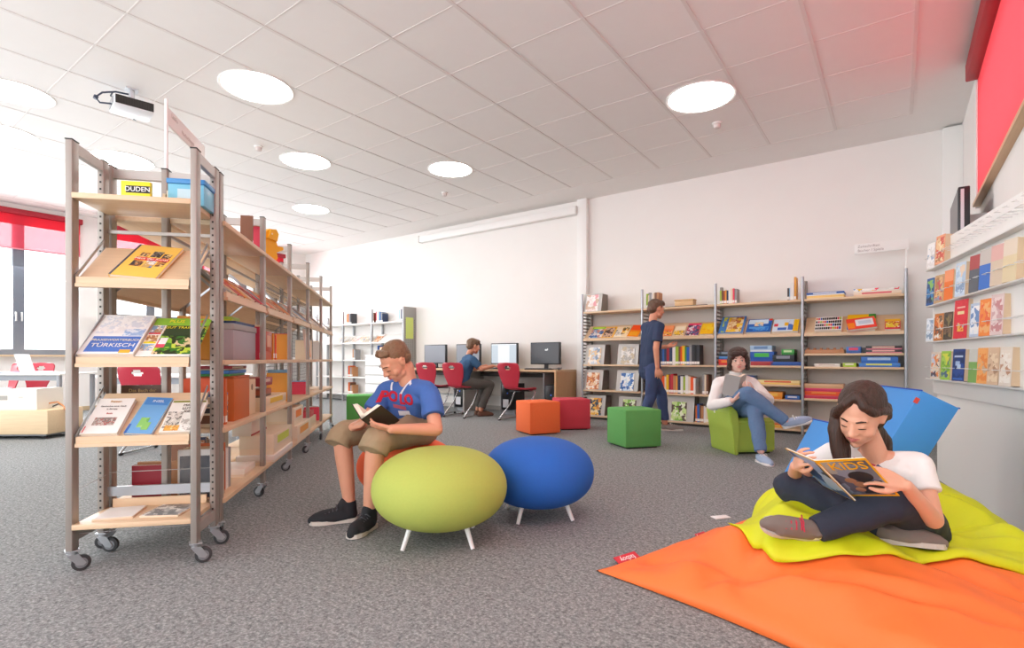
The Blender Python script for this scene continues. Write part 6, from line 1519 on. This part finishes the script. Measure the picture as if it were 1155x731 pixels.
for t_ in (-1, -.35, .35, 1):
    tor.append([(PEL+shx*t_*.07-V((0, 0, .10)), .098), (PEL+shx*t_*.07, .096), (lerp(PEL, NB_, .4)+shx*t_*.068, .092), (CH+shx*t_*.078, .094), (NB_-V((0, 0, .085))+shx*t_*.10, .072)])
tor += [[(RS, .060), (NB_-V((0, 0, .035)), .066), (LS, .060)], ('flat', [(RS, .060), (lerp(RS, RE, .7), .062)]), ('flat', [(LS, .060), (lerp(LS, LE, .7), .062)])]
fused('t_shirt', tor, nt_, pk, .007, 3, folds(.010, 12, 3))
jd = cloth('3a4a70', 'jeans_navy', 70, .1, .25)
fused('jeans', [[(RH, .095), (LH, .095)], ('flat', limb([RH, RK, lerp(RK, RA, .9)], [.095, .070, .060])), ('flat', limb([LH, LK, lerp(LK, LA, .9)], [.095, .070, .060]))], jd, pk, .007, 3, folds(.009, 12, 9))
gs2 = cloth('8a8580', 'shoe_stone', 50, .05, .2)
shoe(pk, (1.885, 6.70, .0), (2.15, 6.69, .0), gs2, M('d8d4ce', .6), M('e0dcd6', .6), 1.05, True); shoe(pk, (1.56, 6.55, .03), (1.80, 6.55, .0), gs2, M('d8d4ce', .6), M('e0dcd6', .6), 1.05, True)

# ------------------------------------------------------------------ boy at the computer
pc = thing('person', 'boy in a dark blue T-shirt and grey trousers sitting at the lit monitor', 'person', (0, 0, 0))
hf = head_frame((-.600, 8.33, 1.100), (.86, .48, -.16))
NB_ = V((-.675, 8.33, .955)); RS, LS = V((-.60, 8.19, .885)), V((-.745, 8.46, .885)); PEL = V((-.80, 8.27, .535))
RE, LE, RW, LW_ = V((-.47, 8.16, .745)), V((-.60, 8.55, .74)), V((-.30, 8.33, .790)), V((-.42, 8.62, .79))
RH, LH, RK, LK = V((-.755, 8.21, .525)), V((-.84, 8.35, .525)), V((-.345, 8.36, .50)), V((-.42, 8.52, .50)); RA, LA = V((-.49, 8.34, .105)), V((-.55, 8.50, .10)); CH = lerp(PEL, NB_, .62)
sh = head_shapes(hf, 1.0)
sh += [[(NB_-V((0, 0, .05)), .050), (NB_+V((.008, 0, .03)), .051), (hf[0]+hf[1] @ V((0, -.028, -.07)), .050)], [(PEL, .085), (lerp(PEL, NB_, .4), .078), (CH, .082), (NB_-V((0, 0, .07)), .055)], [(RS, .038), (NB_-V((0, 0, .04)), .042), (LS, .038)],
       limb([RS, RE, RW], [.040, .036, .025]), limb([LS, LE, LW_], [.040, .036, .025]), limb([RH, RK, RA], [.078, .054, .035]), limb([LH, LK, LA], [.078, .054, .035])]
sh += hand_shapes(RW, (.7, .65, -.05), (0, 0, -1), -1, .3) + hand_shapes(LW_, (.6, .7, -.05), (0, 0, -1), 1, .3)
fused('body', sh, sk4, pc, .006, 2, None, (hf[0], .135, 4))
face_parts(hf, 1.0, pc, M('5a4030', .7), 'b87060', 'open')
Hc, Hm = hf
hc = hair_mat('5a4030', '8a6c50', 'hair_computer_boy', (70, 70, 70))
fused('hair', [eh((0, -.025, .045), (.082, .100, .082)), eh((0, -.065, .0), (.074, .058, .068)), eh((0, .05, .085), (.058, .045, .032)), eh((0, .08, .06), (.05, .018, .022))], hc, pc, .006, 2, lambda p: p+V((noise.noise(p*55), noise.noise(p*55+V((5, 0, 0))), noise.noise(p*55+V((0, 9, 0)))))*.006)
st = cloth('2f5478', 'shirt_petrol', 50, .06, .25); shx = (LS-RS).normalized(); tor = []
for t_ in (-1, -.35, .35, 1):
    tor.append([(PEL+shx*t_*.07, .098), (lerp(PEL, NB_, .4)+shx*t_*.068, .094), (CH+shx*t_*.078, .096), (NB_-V((0, 0, .085))+shx*t_*.09, .072)])
tor += [[(RS, .060), (NB_-V((0, 0, .035)), .066), (LS, .060)], ('flat', [(RS, .060), (lerp(RS, RE, .75), .060)]), ('flat', [(LS, .060), (lerp(LS, LE, .75), .060)])]
fused('t_shirt', tor, st, pc, .007, 3, folds(.008, 12, 3))
fused('trousers', [[(RH, .095), (LH, .095)], ('flat', limb([RH, RK, lerp(RK, RA, .92)], [.095, .070, .060])), ('flat', limb([LH, LK, lerp(LK, LA, .92)], [.095, .070, .060]))], cloth('57534e', 'trousers_grey', 60, .08, .25), pc, .007, 3, folds(.009, 12, 9))
for a_ in (RA, LA): shoe(pc, a_+V((-.045, -.02, -a_.z)), a_+V((.19, .10, -a_.z)), cloth('6b4a3a', 'shoe_brown', 50, .05, .2), M('4a3a30', .6), M('3a2a22', .6), 1.05, True)
